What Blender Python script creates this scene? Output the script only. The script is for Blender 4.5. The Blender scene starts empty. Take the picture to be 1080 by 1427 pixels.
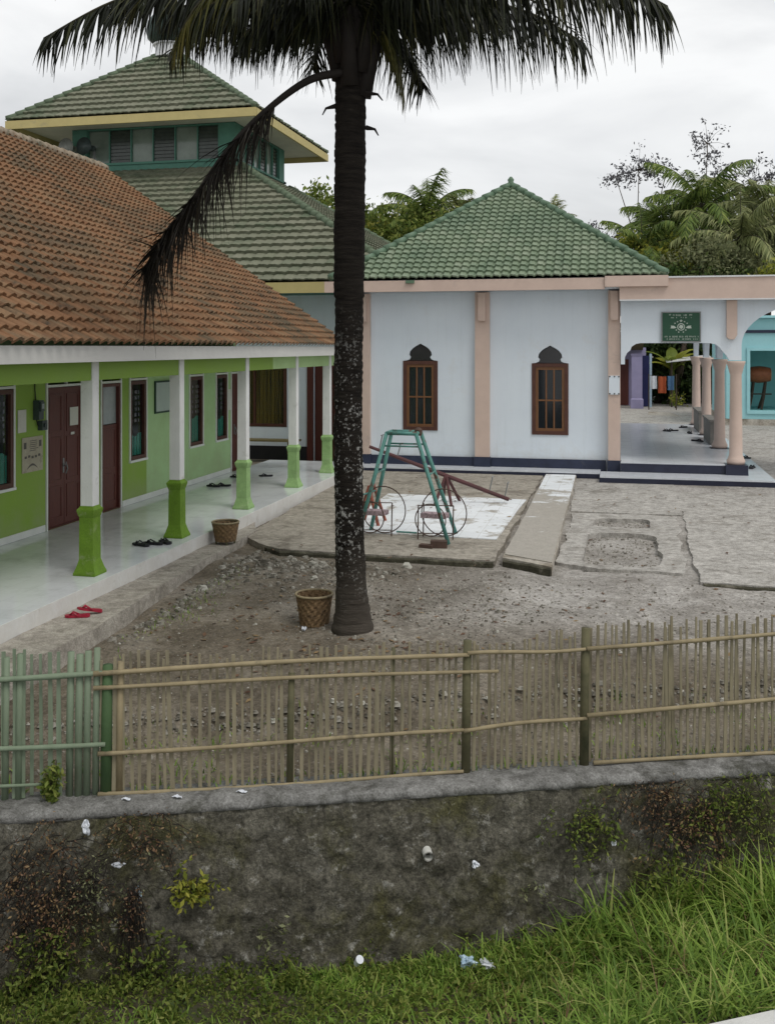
import bpy, math, random
from mathutils import Vector, noise
from mathutils.geometry import tessellate_polygon

random.seed(7)
R = math.radians
sc = bpy.context.scene
COL = sc.collection
V = Vector

# ------------------------------------------------------------------ mesh helper
class MB:
    def __init__(self):
        self.v = []; self.f = []; self.uv = []
    def quad(self, a, b, c, d):
        n = len(self.v); self.v += [tuple(a), tuple(b), tuple(c), tuple(d)]; self.f.append((n, n+1, n+2, n+3))
    def tri(self, a, b, c):
        n = len(self.v); self.v += [tuple(a), tuple(b), tuple(c)]; self.f.append((n, n+1, n+2))
    def box(self, lo, hi):
        x0, y0, z0 = lo; x1, y1, z1 = hi
        n = len(self.v)
        self.v += [(x0,y0,z0),(x1,y0,z0),(x1,y1,z0),(x0,y1,z0),(x0,y0,z1),(x1,y0,z1),(x1,y1,z1),(x0,y1,z1)]
        for q in ((0,3,2,1),(4,5,6,7),(0,1,5,4),(1,2,6,5),(2,3,7,6),(3,0,4,7)):
            self.f.append(tuple(n+i for i in q))
        return self
    def obox(self, c, ax, ay, az):      # oriented box: centre and three half-axes
        c, ax, ay, az = V(c), V(ax), V(ay), V(az); n = len(self.v)
        for sx, sy, sz in ((-1,-1,-1),(1,-1,-1),(1,1,-1),(-1,1,-1),(-1,-1,1),(1,-1,1),(1,1,1),(-1,1,1)):
            self.v.append(tuple(c + ax*sx + ay*sy + az*sz))
        for q in ((0,3,2,1),(4,5,6,7),(0,1,5,4),(1,2,6,5),(2,3,7,6),(3,0,4,7)):
            self.f.append(tuple(n+i for i in q))
        return self
    def tube(self, pts, rad, n=8, cap=True, squash=None):
        pts = [V(p) for p in pts]
        if not isinstance(rad, (list, tuple)): rad = [rad]*len(pts)
        b = len(self.v); prev = None
        for i, p in enumerate(pts):
            t = (pts[min(i+1, len(pts)-1)] - pts[max(i-1, 0)])
            if t.length < 1e-9: t = V((0,0,1))
            t.normalize()
            if prev is None:
                ref = V((0,0,1)) if abs(t.z) < .9 else V((1,0,0))
                x = t.cross(ref).normalized()
            else:
                x = prev - t*prev.dot(t)
                x = x.normalized() if x.length > 1e-6 else t.orthogonal().normalized()
            prev = x; y = t.cross(x)
            for k in range(n):
                a = 2*math.pi*k/n
                self.v.append(tuple(p + (x*math.cos(a) + y*math.sin(a))*rad[i]))
        for i in range(len(pts)-1):
            for k in range(n):
                k2 = (k+1) % n
                self.f.append((b+i*n+k, b+i*n+k2, b+(i+1)*n+k2, b+(i+1)*n+k))
        if cap:
            self.f.append(tuple(b+k for k in range(n-1, -1, -1)))
            m = b+(len(pts)-1)*n
            self.f.append(tuple(m+k for k in range(n)))
        return self
    def ring(self, c, r, rt, axis='y', n=28, m=6, closed=True, rz=None):
        c = V(c); b = len(self.v)
        for i in range(n):
            a = 2*math.pi*i/n
            if axis == 'y': d = V((math.cos(a), 0, math.sin(a))); e = V((0,1,0))
            elif axis == 'x': d = V((0, math.cos(a), math.sin(a))); e = V((1,0,0))
            else: d = V((math.cos(a), math.sin(a), 0)); e = V((0,0,1))
            if rz:
                co, si = math.cos(rz), math.sin(rz)
                d = V((d.x*co-d.y*si, d.x*si+d.y*co, d.z)); e = V((e.x*co-e.y*si, e.x*si+e.y*co, e.z))
            for k in range(m):
                q = 2*math.pi*k/m
                self.v.append(tuple(c + d*(r+rt*math.cos(q)) + e*(rt*math.sin(q))))
        for i in range(n):
            for k in range(m):
                self.f.append((b+i*m+k, b+((i+1)%n)*m+k, b+((i+1)%n)*m+(k+1)%m, b+i*m+(k+1)%m))
        return self
    def lathe(self, c, prof, n=20, sq=1.0, rz=0, capb=True, capt=True):
        b = len(self.v); cx, cy, cz = c
        for r, z in prof:
            for k in range(n):
                a = 2*math.pi*k/n + rz
                self.v.append((cx + r*math.cos(a), cy + r*math.sin(a)*sq, cz + z))
        for i in range(len(prof)-1):
            for k in range(n):
                self.f.append((b+i*n+k, b+i*n+(k+1)%n, b+(i+1)*n+(k+1)%n, b+(i+1)*n+k))
        if capb: self.f.append(tuple(b+k for k in range(n-1, -1, -1)))
        if capt:
            m = b+(len(prof)-1)*n; self.f.append(tuple(m+k for k in range(n)))
        return self
    def sqloft(self, cx, cy, prof, rz=0):      # square section loft: (half, z)
        return self.lathe((cx, cy, 0), [(h*math.sqrt(2), z) for h, z in prof], n=4, rz=math.pi/4+rz)
    def prism(self, outer, holes, fn0, fn1):
        """outer/holes 2-D loops; fn0/fn1 map (a,b) to the 3-D front and back faces"""
        loops = [outer] + list(holes)
        flat = [p for l in loops for p in l]
        tris = tessellate_polygon([[V((p[0], p[1], 0)) for p in l] for l in loops])
        n = len(self.v)
        self.v += [tuple(fn0(*p)) for p in flat]; m = len(self.v)
        self.v += [tuple(fn1(*p)) for p in flat]
        for t in tris:
            self.f.append((n+t[0], n+t[1], n+t[2])); self.f.append((m+t[2], m+t[1], m+t[0]))
        k = 0
        for l in loops:
            L = len(l)
            for i in range(L):
                a, b2 = k+i, k+(i+1) % L
                self.f.append((n+a, n+b2, m+b2, m+a))
            k += L
        return self
    def build(self, name, mat, parent=None, smooth=False, loc=None):
        off = V((0,0,0))
        if parent is not None:
            r = parent
            while r.parent: r = r.parent
            off = V(r.location)
        elif loc is not None: off = V(loc)
        me = bpy.data.meshes.new(name)
        me.from_pydata([(x-off.x, y-off.y, z-off.z) for x, y, z in self.v], [], self.f)
        if self.uv:
            ul = me.uv_layers.new(name='UVMap')
            for l in me.loops: ul.data[l.index].uv = self.uv[l.vertex_index]
        me.materials.append(mat)
        if smooth: me.polygons.foreach_set('use_smooth', [True]*len(me.polygons))
        me.validate(); me.update()
        import bmesh
        bm = bmesh.new(); bm.from_mesh(me)
        if len(bm.faces) < 60000: bmesh.ops.recalc_face_normals(bm, faces=bm.faces)
        bm.to_mesh(me); bm.free()
        o = bpy.data.objects.new(name, me); COL.objects.link(o)
        if parent is not None: o.parent = parent
        else: o.location = off
        return o

def tag(o, label=None, cat=None, group=None, kind=None):
    if label: o['label'] = label
    if cat: o['category'] = cat
    if group: o['group'] = group
    if kind: o['kind'] = kind
    return o
def thing(name, label, cat, loc=(0,0,0), group=None):
    o = bpy.data.objects.new(name, None); COL.objects.link(o)
    o.location = loc; o.empty_display_size = .2
    return tag(o, label, cat, group)
def struct(name, mb, mat, smooth=False, label=None):
    o = mb.build(name, mat, smooth=smooth); o['kind'] = 'structure'
    if label: o['label'] = label
    return o
def copy_tree(o, parent=None):
    c = o.copy(); COL.objects.link(c); c.parent = parent
    for ch in list(o.children): copy_tree(ch, c)
    return c

# ------------------------------------------------------------------ materials
def nt(name):
    m = bpy.data.materials.new(name); m.use_nodes = True
    n = m.node_tree.nodes; l = m.node_tree.links
    return m, n, l, n['Principled BSDF']
def rgb(c): return (c[0], c[1], c[2], 1)
def noise_node(n, l, vec, scale, detail=4, rough=.6, dist=0):
    t = n.new('ShaderNodeTexNoise'); t.inputs['Scale'].default_value = scale
    t.inputs['Detail'].default_value = detail; t.inputs['Roughness'].default_value = rough
    t.inputs['Distortion'].default_value = dist
    l.new(vec, t.inputs['Vector']); return t
def ramp(n, l, fac, stops):
    r = n.new('ShaderNodeValToRGB'); e = r.color_ramp.elements
    while len(e) > len(stops): e.remove(e[-1])
    while len(e) < len(stops): e.new(1)
    for i, (p, c) in enumerate(stops):
        e[i].position = p; e[i].color = rgb(c)
    l.new(fac, r.inputs['Fac']); return r
def mixc(n, l, fac, a, b, mode='MIX'):
    m = n.new('ShaderNodeMix'); m.data_type = 'RGBA'; m.blend_type = mode
    if isinstance(fac, (int, float)): m.inputs['Factor'].default_value = fac
    else: l.new(fac, m.inputs['Factor'])
    for s, k in ((a, 'A'), (b, 'B')):
        i = [x for x in m.inputs if x.name == k and x.type == 'RGBA'][0]
        if isinstance(s, tuple): i.default_value = rgb(s)
        else: l.new(s, i)
    return [x for x in m.outputs if x.type == 'RGBA'][0]
def thr(n, l, val, lo, hi):
    m = n.new('ShaderNodeMapRange'); m.inputs['From Min'].default_value = lo; m.inputs['From Max'].default_value = hi
    l.new(val, m.inputs['Value']); return m.outputs['Result']
def bumpn(n, l, h, strength, dist, p):
    b = n.new('ShaderNodeBump'); b.inputs['Strength'].default_value = strength; b.inputs['Distance'].default_value = dist
    l.new(h, b.inputs['Height']); l.new(b.outputs['Normal'], p.inputs['Normal']); return b

def mat(name, c1, c2=None, scale=3, rough=.8, bump=.15, bscale=40, c3=None, s3=1.2, t3=(.55, .7), stretch=(1,1,1), spec=.3, metal=0, grit=0, weather=0):
    """painted / worn surface: two mottled tones, optional stain of a third colour"""
    m, n, l, p = nt(name)
    tc = n.new('ShaderNodeTexCoord'); mp = n.new('ShaderNodeMapping'); mp.inputs['Scale'].default_value = stretch
    l.new(tc.outputs['Object'], mp.inputs['Vector']); vec = mp.outputs['Vector']
    c2 = c2 or tuple(x*.82 for x in c1)
    a = noise_node(n, l, vec, scale, 6, .65)
    col = ramp(n, l, a.outputs['Fac'], [(.3, c2), (.7, c1)]).outputs['Color']
    if c3:
        b = noise_node(n, l, vec, s3, 8, .7, .4)
        col = mixc(n, l, thr(n, l, b.outputs['Fac'], *t3), col, c3)
    if weather:      # rain streaks and splashed earth
        m2 = n.new('ShaderNodeMapping'); m2.inputs['Scale'].default_value = (7, 7, .45); l.new(tc.outputs['Object'], m2.inputs['Vector'])
        k1 = noise_node(n, l, m2.outputs['Vector'], 1.2, 7, .7)
        col = mixc(n, l, weather*.45, col, mixc(n, l, thr(n, l, k1.outputs['Fac'], .52, .72), (1,1,1), (.62,.62,.58)), 'MULTIPLY')
        gp = n.new('ShaderNodeNewGeometry'); sx = n.new('ShaderNodeSeparateXYZ'); l.new(gp.outputs['Position'], sx.inputs[0])
        k2 = noise_node(n, l, tc.outputs['Object'], 3.5, 8, .75)
        ma = n.new('ShaderNodeMath'); ma.operation = 'MULTIPLY_ADD'; ma.inputs[1].default_value = -.55; l.new(sx.outputs['Z'], ma.inputs[0]); l.new(k2.outputs['Fac'], ma.inputs[2])
        col = mixc(n, l, thr(n, l, ma.outputs[0], .12, .42), col, mixc(n, l, weather*.8, col, (.42,.37,.30)))
    if grit:
        g1 = noise_node(n, l, vec, 9, 8, .8, .3); g2 = noise_node(n, l, vec, 70, 4, .8)
        col = mixc(n, l, grit, col, mixc(n, l, thr(n, l, g1.outputs['Fac'], .36, .64), (.45,.44,.42), (1.3,1.3,1.29)), 'MULTIPLY')
        col = mixc(n, l, grit, col, mixc(n, l, thr(n, l, g2.outputs['Fac'], .34, .66), (.55,.54,.52), (1.38,1.38,1.38)), 'MULTIPLY')
    l.new(col, p.inputs['Base Color'])
    p.inputs['Roughness'].default_value = rough; p.inputs['Metallic'].default_value = metal
    p.inputs['Specular IOR Level'].default_value = spec
    if bump:
        h = noise_node(n, l, vec, bscale, 5, .6); bumpn(n, l, h.outputs['Fac'], bump, .02, p)
    return m

def tile_mat(name, cols, moss, mscale=.6, mthr=(.5, .68), rough=.75, streak=(1, 1, 1), moss2=None):
    m, n, l, p = nt(name)
    uv = n.new('ShaderNodeUVMap'); fl = n.new('ShaderNodeVectorMath'); fl.operation = 'FLOOR'
    l.new(uv.outputs['UV'], fl.inputs[0])
    w = n.new('ShaderNodeTexWhiteNoise'); w.noise_dimensions = '2D'; l.new(fl.outputs['Vector'], w.inputs['Vector'])
    col = ramp(n, l, w.outputs['Value'], [(i/(len(cols)-1), c) for i, c in enumerate(cols)]).outputs['Color']
    tc = n.new('ShaderNodeTexCoord'); mp = n.new('ShaderNodeMapping'); mp.inputs['Scale'].default_value = streak
    l.new(tc.outputs['Object'], mp.inputs['Vector']); vec = mp.outputs['Vector']
    a = noise_node(n, l, vec, mscale, 8, .72, .5)
    # whole tiles pick up moss together, with a ragged edge
    wv = n.new('ShaderNodeMath'); wv.operation = 'MULTIPLY_ADD'; wv.inputs[1].default_value = .14
    l.new(w.outputs['Value'], wv.inputs[0]); l.new(a.outputs['Fac'], wv.inputs[2])
    col = mixc(n, l, thr(n, l, wv.outputs['Value'], mthr[0]+.07, mthr[1]+.07), col, moss)
    if moss2:
        b = noise_node(n, l, vec, mscale*7, 6, .7)
        col = mixc(n, l, thr(n, l, b.outputs['Fac'], .56, .75), col, moss2)
    f = noise_node(n, l, tc.outputs['Object'], 22, 5, .7)
    col = mixc(n, l, .45, col, mixc(n, l, f.outputs['Fac'], (.35,.33,.3), (1.25,1.25,1.25)), 'MULTIPLY')
    l.new(col, p.inputs['Base Color']); p.inputs['Roughness'].default_value = rough
    p.inputs['Specular IOR Level'].default_value = .25
    bumpn(n, l, f.outputs['Fac'], .25, .02, p)
    return m

def leaf_mat(name, stops, transl=.3, rough=.55):
    m, n, l, p = nt(name)
    g = n.new('ShaderNodeNewGeometry')
    col = ramp(n, l, g.outputs['Random Per Island'], stops).outputs['Color']
    tc = n.new('ShaderNodeTexCoord')
    a = noise_node(n, l, tc.outputs['Object'], .9, 3)
    col = mixc(n, l, .5, col, mixc(n, l, a.outputs['Fac'], (.45,.5,.4), (1.45,1.4,1.3)), 'MULTIPLY')
    l.new(col, p.inputs['Base Color']); p.inputs['Roughness'].default_value = rough
    p.inputs['Specular IOR Level'].default_value = .25
    t = n.new('ShaderNodeBsdfTranslucent'); l.new(col, t.inputs['Color'])
    mx = n.new('ShaderNodeMixShader'); mx.inputs[0].default_value = transl
    l.new(p.outputs[0], mx.inputs[1]); l.new(t.outputs[0], mx.inputs[2])
    l.new(mx.outputs[0], n['Material Output'].inputs['Surface'])
    return m

def floor_tile_mat(name, c, grout, size, rough=.12, z=0.0):
    m, n, l, p = nt(name)
    tc = n.new('ShaderNodeTexCoord')
    br = n.new('ShaderNodeTexBrick'); br.offset = 0; br.squash = 1
    br.inputs['Scale'].default_value = 1; br.inputs['Brick Width'].default_value = size; br.inputs['Row Height'].default_value = size
    br.inputs['Mortar Size'].default_value = .004; br.inputs['Mortar Smooth'].default_value = .3
    br.inputs['Color1'].default_value = rgb(c); br.inputs['Color2'].default_value = rgb(tuple(x*.93 for x in c)); br.inputs['Mortar'].default_value = rgb(grout)
    l.new(tc.outputs['Object'], br.inputs['Vector'])
    a = noise_node(n, l, tc.outputs['Object'], 2.2, 7, .7)
    col = mixc(n, l, thr(n, l, a.outputs['Fac'], .5, .85), br.outputs['Color'], tuple(x*.6 for x in c))
    l.new(col, p.inputs['Base Color'])
    rr = thr(n, l, a.outputs['Fac'], .2, .9)
    mm = n.new('ShaderNodeMath'); mm.operation = 'MULTIPLY_ADD'; mm.inputs[1].default_value = .14; mm.inputs[2].default_value = rough
    l.new(rr, mm.inputs[0]); l.new(mm.outputs[0], p.inputs['Roughness'])
    return m

def glass_mat(name, tint=(.02,.025,.03), see=.55, rough=.06):
    m, n, l, p = nt(name)
    p.inputs['Base Color'].default_value = rgb(tint); p.inputs['Roughness'].default_value = rough
    p.inputs['Specular IOR Level'].default_value = .6
    t = n.new('ShaderNodeBsdfTransparent'); mx = n.new('ShaderNodeMixShader'); mx.inputs[0].default_value = see
    l.new(p.outputs[0], mx.inputs[1]); l.new(t.outputs[0], mx.inputs[2])
    l.new(mx.outputs[0], n['Material Output'].inputs['Surface'])
    return m

def exposure_split(name, ca, cb, ysplit, dirt):
    """one green paint; an exposure step at a straight line is put into the colour"""
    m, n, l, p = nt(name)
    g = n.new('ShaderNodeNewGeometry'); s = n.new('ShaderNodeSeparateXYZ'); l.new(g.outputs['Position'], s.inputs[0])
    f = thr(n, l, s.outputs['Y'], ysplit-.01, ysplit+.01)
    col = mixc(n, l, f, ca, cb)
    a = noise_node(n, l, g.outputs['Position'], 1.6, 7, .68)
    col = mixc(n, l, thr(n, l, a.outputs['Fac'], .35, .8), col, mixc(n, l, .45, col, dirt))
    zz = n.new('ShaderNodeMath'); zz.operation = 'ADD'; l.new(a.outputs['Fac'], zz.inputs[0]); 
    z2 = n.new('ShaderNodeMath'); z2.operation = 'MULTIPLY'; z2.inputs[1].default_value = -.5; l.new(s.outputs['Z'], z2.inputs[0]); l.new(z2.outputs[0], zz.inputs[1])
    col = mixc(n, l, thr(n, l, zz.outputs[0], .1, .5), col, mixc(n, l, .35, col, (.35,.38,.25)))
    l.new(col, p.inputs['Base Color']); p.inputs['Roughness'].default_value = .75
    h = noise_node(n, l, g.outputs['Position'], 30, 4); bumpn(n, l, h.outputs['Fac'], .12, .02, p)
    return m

C = {}
C['white_wall'] = mat('white_paint', (.69,.755,.81), (.635,.70,.765), 1.1, .75, .1, 25, c3=(.62,.64,.65), s3=.9, t3=(.58,.8), weather=.32)
C['cool_white'] = mat('cool_white_paint', (.62,.66,.66), (.54,.58,.58), 2, .75, .08, 25, weather=.4)
C['peach'] = mat('peach_paint', (.60,.47,.40), (.53,.41,.35), 2.5, .75, .08, 30, c3=(.42,.34,.30), s3=2, t3=(.6,.8))
C['yellow'] = mat('yellow_fascia_paint', (.50,.42,.19), (.43,.36,.16), 3, .7, .06, c3=(.33,.29,.17), s3=2.2, t3=(.6,.78))
C['navy'] = mat('navy_plinth_paint', (.032,.04,.075), (.022,.028,.05), 4, .5, .05, c3=(.1,.1,.1), s3=3, t3=(.58,.8))
C['navy_tile'] = mat('dark_tile', (.03,.035,.06), (.02,.022,.04), 5, .3, .03)
C['white_tile'] = floor_tile_mat('white_floor_tile', (.74,.77,.80), (.62,.65,.67), .3, .05)
C['porch_tile'] = floor_tile_mat('porch_floor_tile', (.68,.71,.75), (.56,.59,.62), .3, .16)
C['fascia'] = mat('white_fascia_board', (.58,.58,.555), (.5,.5,.48), 2, .7, .08, 30, c3=(.38,.37,.34), s3=1.6, t3=(.6,.8), stretch=(1,.3,1))
C['green_wall'] = exposure_split('green_wall_paint', (.225,.365,.05), (.38,.57,.29), 16.46, (.24,.3,.12))  # far part brighter: exposure step put into the wall colour
C['green_beam'] = exposure_split('green_beam_paint', (.20,.33,.04), (.37,.53,.25), 17.2, (.2,.3,.1))  # same exposure step put into the beam and soffit colour
C['green_low_exposure'] = mat('green_paint_low_exposure', (.15,.275,.025), (.125,.23,.022), 3, .7, .15, 30, c3=(.26,.31,.16), s3=5, t3=(.58,.72), grit=.3)  # pedestal green with the darker exposure put into the colour
C['green_high_exposure'] = mat('green_paint_high_exposure', (.29,.46,.19), (.24,.385,.155), 3, .7, .15, 30, c3=(.36,.42,.27), s3=5, t3=(.58,.72), grit=.3)  # the same pedestal green, brighter exposure put into the colour
C['col_white'] = mat('column_white_paint', (.72,.73,.72), (.63,.64,.63), 2.5, .75, .15, 30, c3=(.45,.45,.42), s3=4, t3=(.58,.75), weather=.4)
C['col_base'] = C['green_low_exposure']
C['brown'] = mat('brown_door_paint', (.115,.035,.028), (.085,.026,.02), 5, .45, .06, 40, stretch=(6,6,.8))
C['brown_frame'] = mat('brown_window_frame', (.10,.042,.03), (.065,.028,.02), 6, .5, .05, 40)
C['orange_wood'] = mat('varnished_wood', (.19,.09,.04), (.12,.058,.028), 9, .4, .06, 40, stretch=(5,5,.6))
C['trim'] = mat('white_trim_paint', (.72,.74,.72), (.62,.64,.62), 5, .7, .05)
C['dark'] = mat('dark_void_paint', (.02,.02,.02), (.012,.012,.014), 5, .8, 0)
C['fan_glass'] = mat('dark_fanlight_glass', (.03,.03,.032), (.018,.018,.02), 3, .15, 0, spec=.5)
C['pane_reflection'] = mat('pane_painted_reflection', (.20,.245,.21), (.12,.155,.13), 1.5, .12, 0, spec=.5)  # pale reflection put into the colour of alternate lantern panes
C['louvre'] = mat('dark_louvre_glass', (.045,.06,.05), (.028,.036,.03), 6, .2, 0, spec=.5)
C['teal_paint'] = mat('teal_green_paint', (.085,.215,.165), (.06,.165,.125), 4, .6, .06, c3=(.06,.15,.11), s3=2, t3=(.6,.8))
C['glass'] = glass_mat('window_glass', see=.78)
C['glass_dark'] = glass_mat('dark_window_glass', see=.45)
C['frost'] = mat('frosted_glass', (.34,.37,.38), (.24,.27,.28), 3, .25, 0)
C['teal_cloth'] = mat('teal_curtain', (.06,.46,.33), (.04,.34,.24), 4, .8, .2, 20, stretch=(1,4,.3))
C['gold_cloth'] = mat('mustard_curtain', (.42,.31,.05), (.10,.075,.02), 5, .8, .2, 20, stretch=(2.5,1,.12))
C['soffit'] = mat('soffit_board', (.72,.70,.62), (.62,.60,.53), 3, .8, .05)
C['terracotta'] = tile_mat('terracotta_tile', [(.215,.110,.055),(.265,.148,.078),(.175,.092,.047),(.28,.178,.10),(.23,.126,.064)], (.105,.085,.055), .5, (.44,.64), streak=(1,.6,1), moss2=(.05,.042,.03))
C['ridge'] = mat('weathered_ridge_mortar', (.34,.29,.22), (.22,.17,.12), 7, .9, .4, 20, c3=(.1,.1,.07), s3=4, t3=(.5,.65))
C['green_tile'] = tile_mat('glazed_green_tile', [(.165,.225,.15),(.23,.29,.20),(.19,.25,.165),(.275,.325,.235)], (.12,.18,.12), .8, (.48,.72), .5)
C['green_ridge'] = mat('green_ridge_tile', (.12,.19,.125), (.08,.135,.085), 5, .5, .1, 20)
C['mosque_tile'] = tile_mat('mossy_green_tile', [(.16,.17,.12),(.20,.205,.15),(.175,.185,.13)], (.085,.115,.07), .5, (.48,.68), .8, streak=(.5,1,.5), moss2=(.06,.075,.05))
C['mosque_ridge'] = mat('mossy_ridge_tile', (.13,.17,.11), (.08,.11,.07), 4, .8, .2, 20)
C['dome'] = mat('dome_paint', (.03,.06,.045), (.02,.035,.03), 4, .4, .05)
C['concrete'] = mat('old_concrete', (.40,.37,.32), (.30,.275,.235), 2.6, .9, .6, 30, c3=(.19,.17,.14), s3=1.7, t3=(.5,.64), grit=.75)
C['grey_concrete'] = mat('grey_gritty_concrete', (.47,.455,.43), (.36,.347,.325), 3.2, .9, .7, 26, c3=(.26,.245,.22), s3=1.5, t3=(.52,.68), grit=.85)
C['ledge'] = mat('pale_rough_ledge', (.42,.395,.35), (.32,.295,.26), 2.6, .9, .6, 30, c3=(.20,.18,.15), s3=2.2, t3=(.52,.66), grit=.7)
C['concrete_pale'] = mat('pale_concrete', (.52,.49,.44), (.38,.35,.30), 2.5, .9, .5, 30, c3=(.24,.21,.165), s3=1.4, t3=(.5,.62), grit=.7)
C['coping'] = mat('weathered_coping', (.235,.235,.23), (.15,.15,.145), 3, .9, .6, 30, c3=(.06,.06,.05), s3=2.6, t3=(.52,.66), grit=.9)
C['teal_metal'] = mat('chipped_teal_paint', (.10,.27,.235), (.07,.20,.175), 8, .5, .1, 30, c3=(.10,.065,.045), s3=7, t3=(.54,.62))
C['maroon'] = mat('maroon_paint', (.10,.033,.035), (.055,.024,.024), 6, .55, .1, 30, c3=(.05,.03,.025), s3=5, t3=(.58,.7))
C['rust'] = mat('rusty_wire', (.10,.06,.045), (.06,.04,.032), 12, .8, .1)
C['orange_red'] = mat('faded_red_paint', (.30,.085,.05), (.2,.06,.04), 8, .6, .1, c3=(.09,.05,.04), s3=6, t3=(.55,.65))
C['bamboo'] = mat('dry_bamboo', (.32,.265,.16), (.21,.17,.10), 7, .7, .15, 30, c3=(.12,.10,.065), s3=4, t3=(.54,.7), stretch=(1,1,.5))
C['bamboo_slat'] = mat('weathered_bamboo_slat', (.29,.255,.17), (.19,.168,.112), 6, .8, .2, 30, c3=(.085,.08,.055), s3=3, t3=(.52,.7), stretch=(3,3,.5))
C['bamboo_post'] = mat('mossy_bamboo_post', (.13,.12,.065), (.085,.08,.045), 7, .8, .2, 30, c3=(.05,.055,.028), s3=4, t3=(.5,.7))
C['green_bamboo'] = mat('green_painted_bamboo', (.20,.25,.175), (.15,.195,.13), 4, .7, .15, 30, c3=(.17,.19,.13), s3=3, t3=(.55,.75), stretch=(3,3,.5))
C['green_post'] = mat('green_painted_post', (.07,.125,.05), (.05,.095,.04), 5, .7, .1)
C['basket'] = mat('woven_bamboo', (.25,.165,.085), (.13,.085,.045), 22, .85, .5, 45, c3=(.07,.048,.03), s3=12, t3=(.5,.7))
C['blue_plastic'] = mat('blue_plastic', (.10,.20,.34), (.06,.13,.25), 9, .35, .3, 12)
C['white_plastic'] = mat('white_plastic', (.72,.75,.80), (.55,.58,.63), 9, .35, .3, 14)
C['paleblue_plastic'] = mat('pale_blue_plastic', (.48,.62,.72), (.35,.47,.58), 9, .35, .3, 14)
C['red_rubber'] = mat('red_rubber', (.36,.02,.045), (.26,.015,.035), 8, .5, .1)
C['black_rubber'] = mat('black_rubber', (.014,.014,.018), (.022,.022,.028), 8, .55, .1)
C['paper'] = mat('paper', (.62,.62,.58), (.54,.54,.5), 6, .9, .05)
C['aged_paper'] = mat('aged_paper', (.45,.42,.33), (.34,.31,.24), 7, .9, .05, c3=(.24,.22,.17), s3=4, t3=(.56,.7))
C['ink'] = mat('grey_ink', (.10,.095,.09), (.13,.12,.11), 6, .9, 0)
C['grey_metal'] = mat('grey_metal', (.25,.26,.26), (.18,.19,.19), 6, .45, .03, metal=.4)
C['meter'] = mat('meter_plastic', (.06,.08,.08), (.04,.055,.055), 6, .4, 0)
C['whiteboard'] = mat('whiteboard_face', (.38,.46,.42), (.33,.40,.37), 3, .3, 0)
C['dark_green'] = mat('dark_green_paint', (.02,.06,.035), (.015,.045,.03), 3, .5, 0)
C['sign_green'] = mat('sign_green_paint', (.025,.085,.05), (.02,.07,.04), 3, .45, 0, c3=(.05,.11,.07), s3=4, t3=(.6,.8))
C['sign_white'] = mat('sign_lettering', (.50,.56,.50), (.42,.48,.42), 9, .6, 0)
C['turquoise'] = mat('turquoise_paint', (.36,.66,.70), (.30,.59,.63), 2, .75, .08, 30, c3=(.2,.42,.43), s3=2, t3=(.6,.8))
C['teal_room'] = mat('teal_room_paint', (.26,.60,.60), (.22,.52,.52), 2, .8, .05)
C['drum'] = mat('drum_wood', (.28,.10,.04), (.19,.065,.03), 8, .5, .1)
C['lilac'] = mat('lilac_paint', (.34,.31,.48), (.28,.26,.41), 3, .75, .05)
C['blue_door'] = mat('dark_blue_cloth', (.02,.025,.10), (.015,.018,.07), 4, .7, .1)
C['block'] = mat('grey_block', (.225,.215,.195), (.155,.15,.135), 4, .85, .3, 30)
C['orange_cloth'] = mat('orange_cloth', (.42,.10,.04), (.33,.075,.03), 5, .9, .1)
C['bench'] = mat('bench_wood', (.19,.16,.075), (.13,.11,.05), 6, .7, .1, stretch=(.5,4,4))
C['horn'] = mat('horn_grey', (.28,.29,.27), (.2,.21,.2), 5, .5, .05)
C['pvc'] = mat('pvc_pipe', (.62,.62,.58), (.5,.5,.46), 6, .5, .05)
C['bark'] = mat('bark', (.085,.065,.048), (.05,.04,.03), 6, .95, .6, 20)
C['tin'] = mat('bright_tin', (.72,.73,.74), (.6,.61,.62), 2, .4, .05)
C['leaf_dark'] = leaf_mat('dark_leaves', [(0,(0.030,0.063,0.018)),(.5,(0.075,0.126,0.032)),(1,(0.160,0.211,0.061))], .42)
C['leaf_deep'] = leaf_mat('deep_green_leaves', [(0,(.012,.026,.008)),(.5,(.028,.055,.014)),(1,(.07,.11,.03))], .25)
C['leaf_mid'] = leaf_mat('mid_leaves', [(0,(0.068,0.109,0.023)),(.5,(0.165,0.227,0.044)),(1,(0.320,0.345,0.094))], .42)
C['leaf_yellow'] = leaf_mat('yellow_green_leaves', [(0,(0.110,0.146,0.022)),(.5,(0.266,0.292,0.044)),(1,(0.469,0.439,0.090))], .42)
C['leaf_grey'] = leaf_mat('grey_green_leaves', [(0,(0.100,0.119,0.061)),(.5,(0.217,0.238,0.122)),(1,(0.380,0.391,0.227))], .42)
C['leaf_purple'] = leaf_mat('dusky_leaves', [(0,(.05,.052,.062)),(.5,(.10,.10,.125)),(1,(.17,.17,.19))], .2)
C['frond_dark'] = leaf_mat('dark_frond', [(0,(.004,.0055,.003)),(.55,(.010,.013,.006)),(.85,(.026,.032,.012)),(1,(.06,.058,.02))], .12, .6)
C['frond_yellow'] = leaf_mat('yellowing_frond', [(0,(.05,.05,.014)),(.6,(.10,.10,.025)),(1,(.16,.14,.04))], .3, .6)
C['frond_dry'] = leaf_mat('dry_frond', [(0,(.008,.0065,.005)),(.6,(.018,.015,.011)),(1,(.04,.032,.021))], .1, .7)
C['frond_green'] = leaf_mat('green_frond', [(0,(0.055,0.095,0.024)),(.5,(0.139,0.209,0.045)),(1,(0.297,0.348,0.090))], .3)
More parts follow.
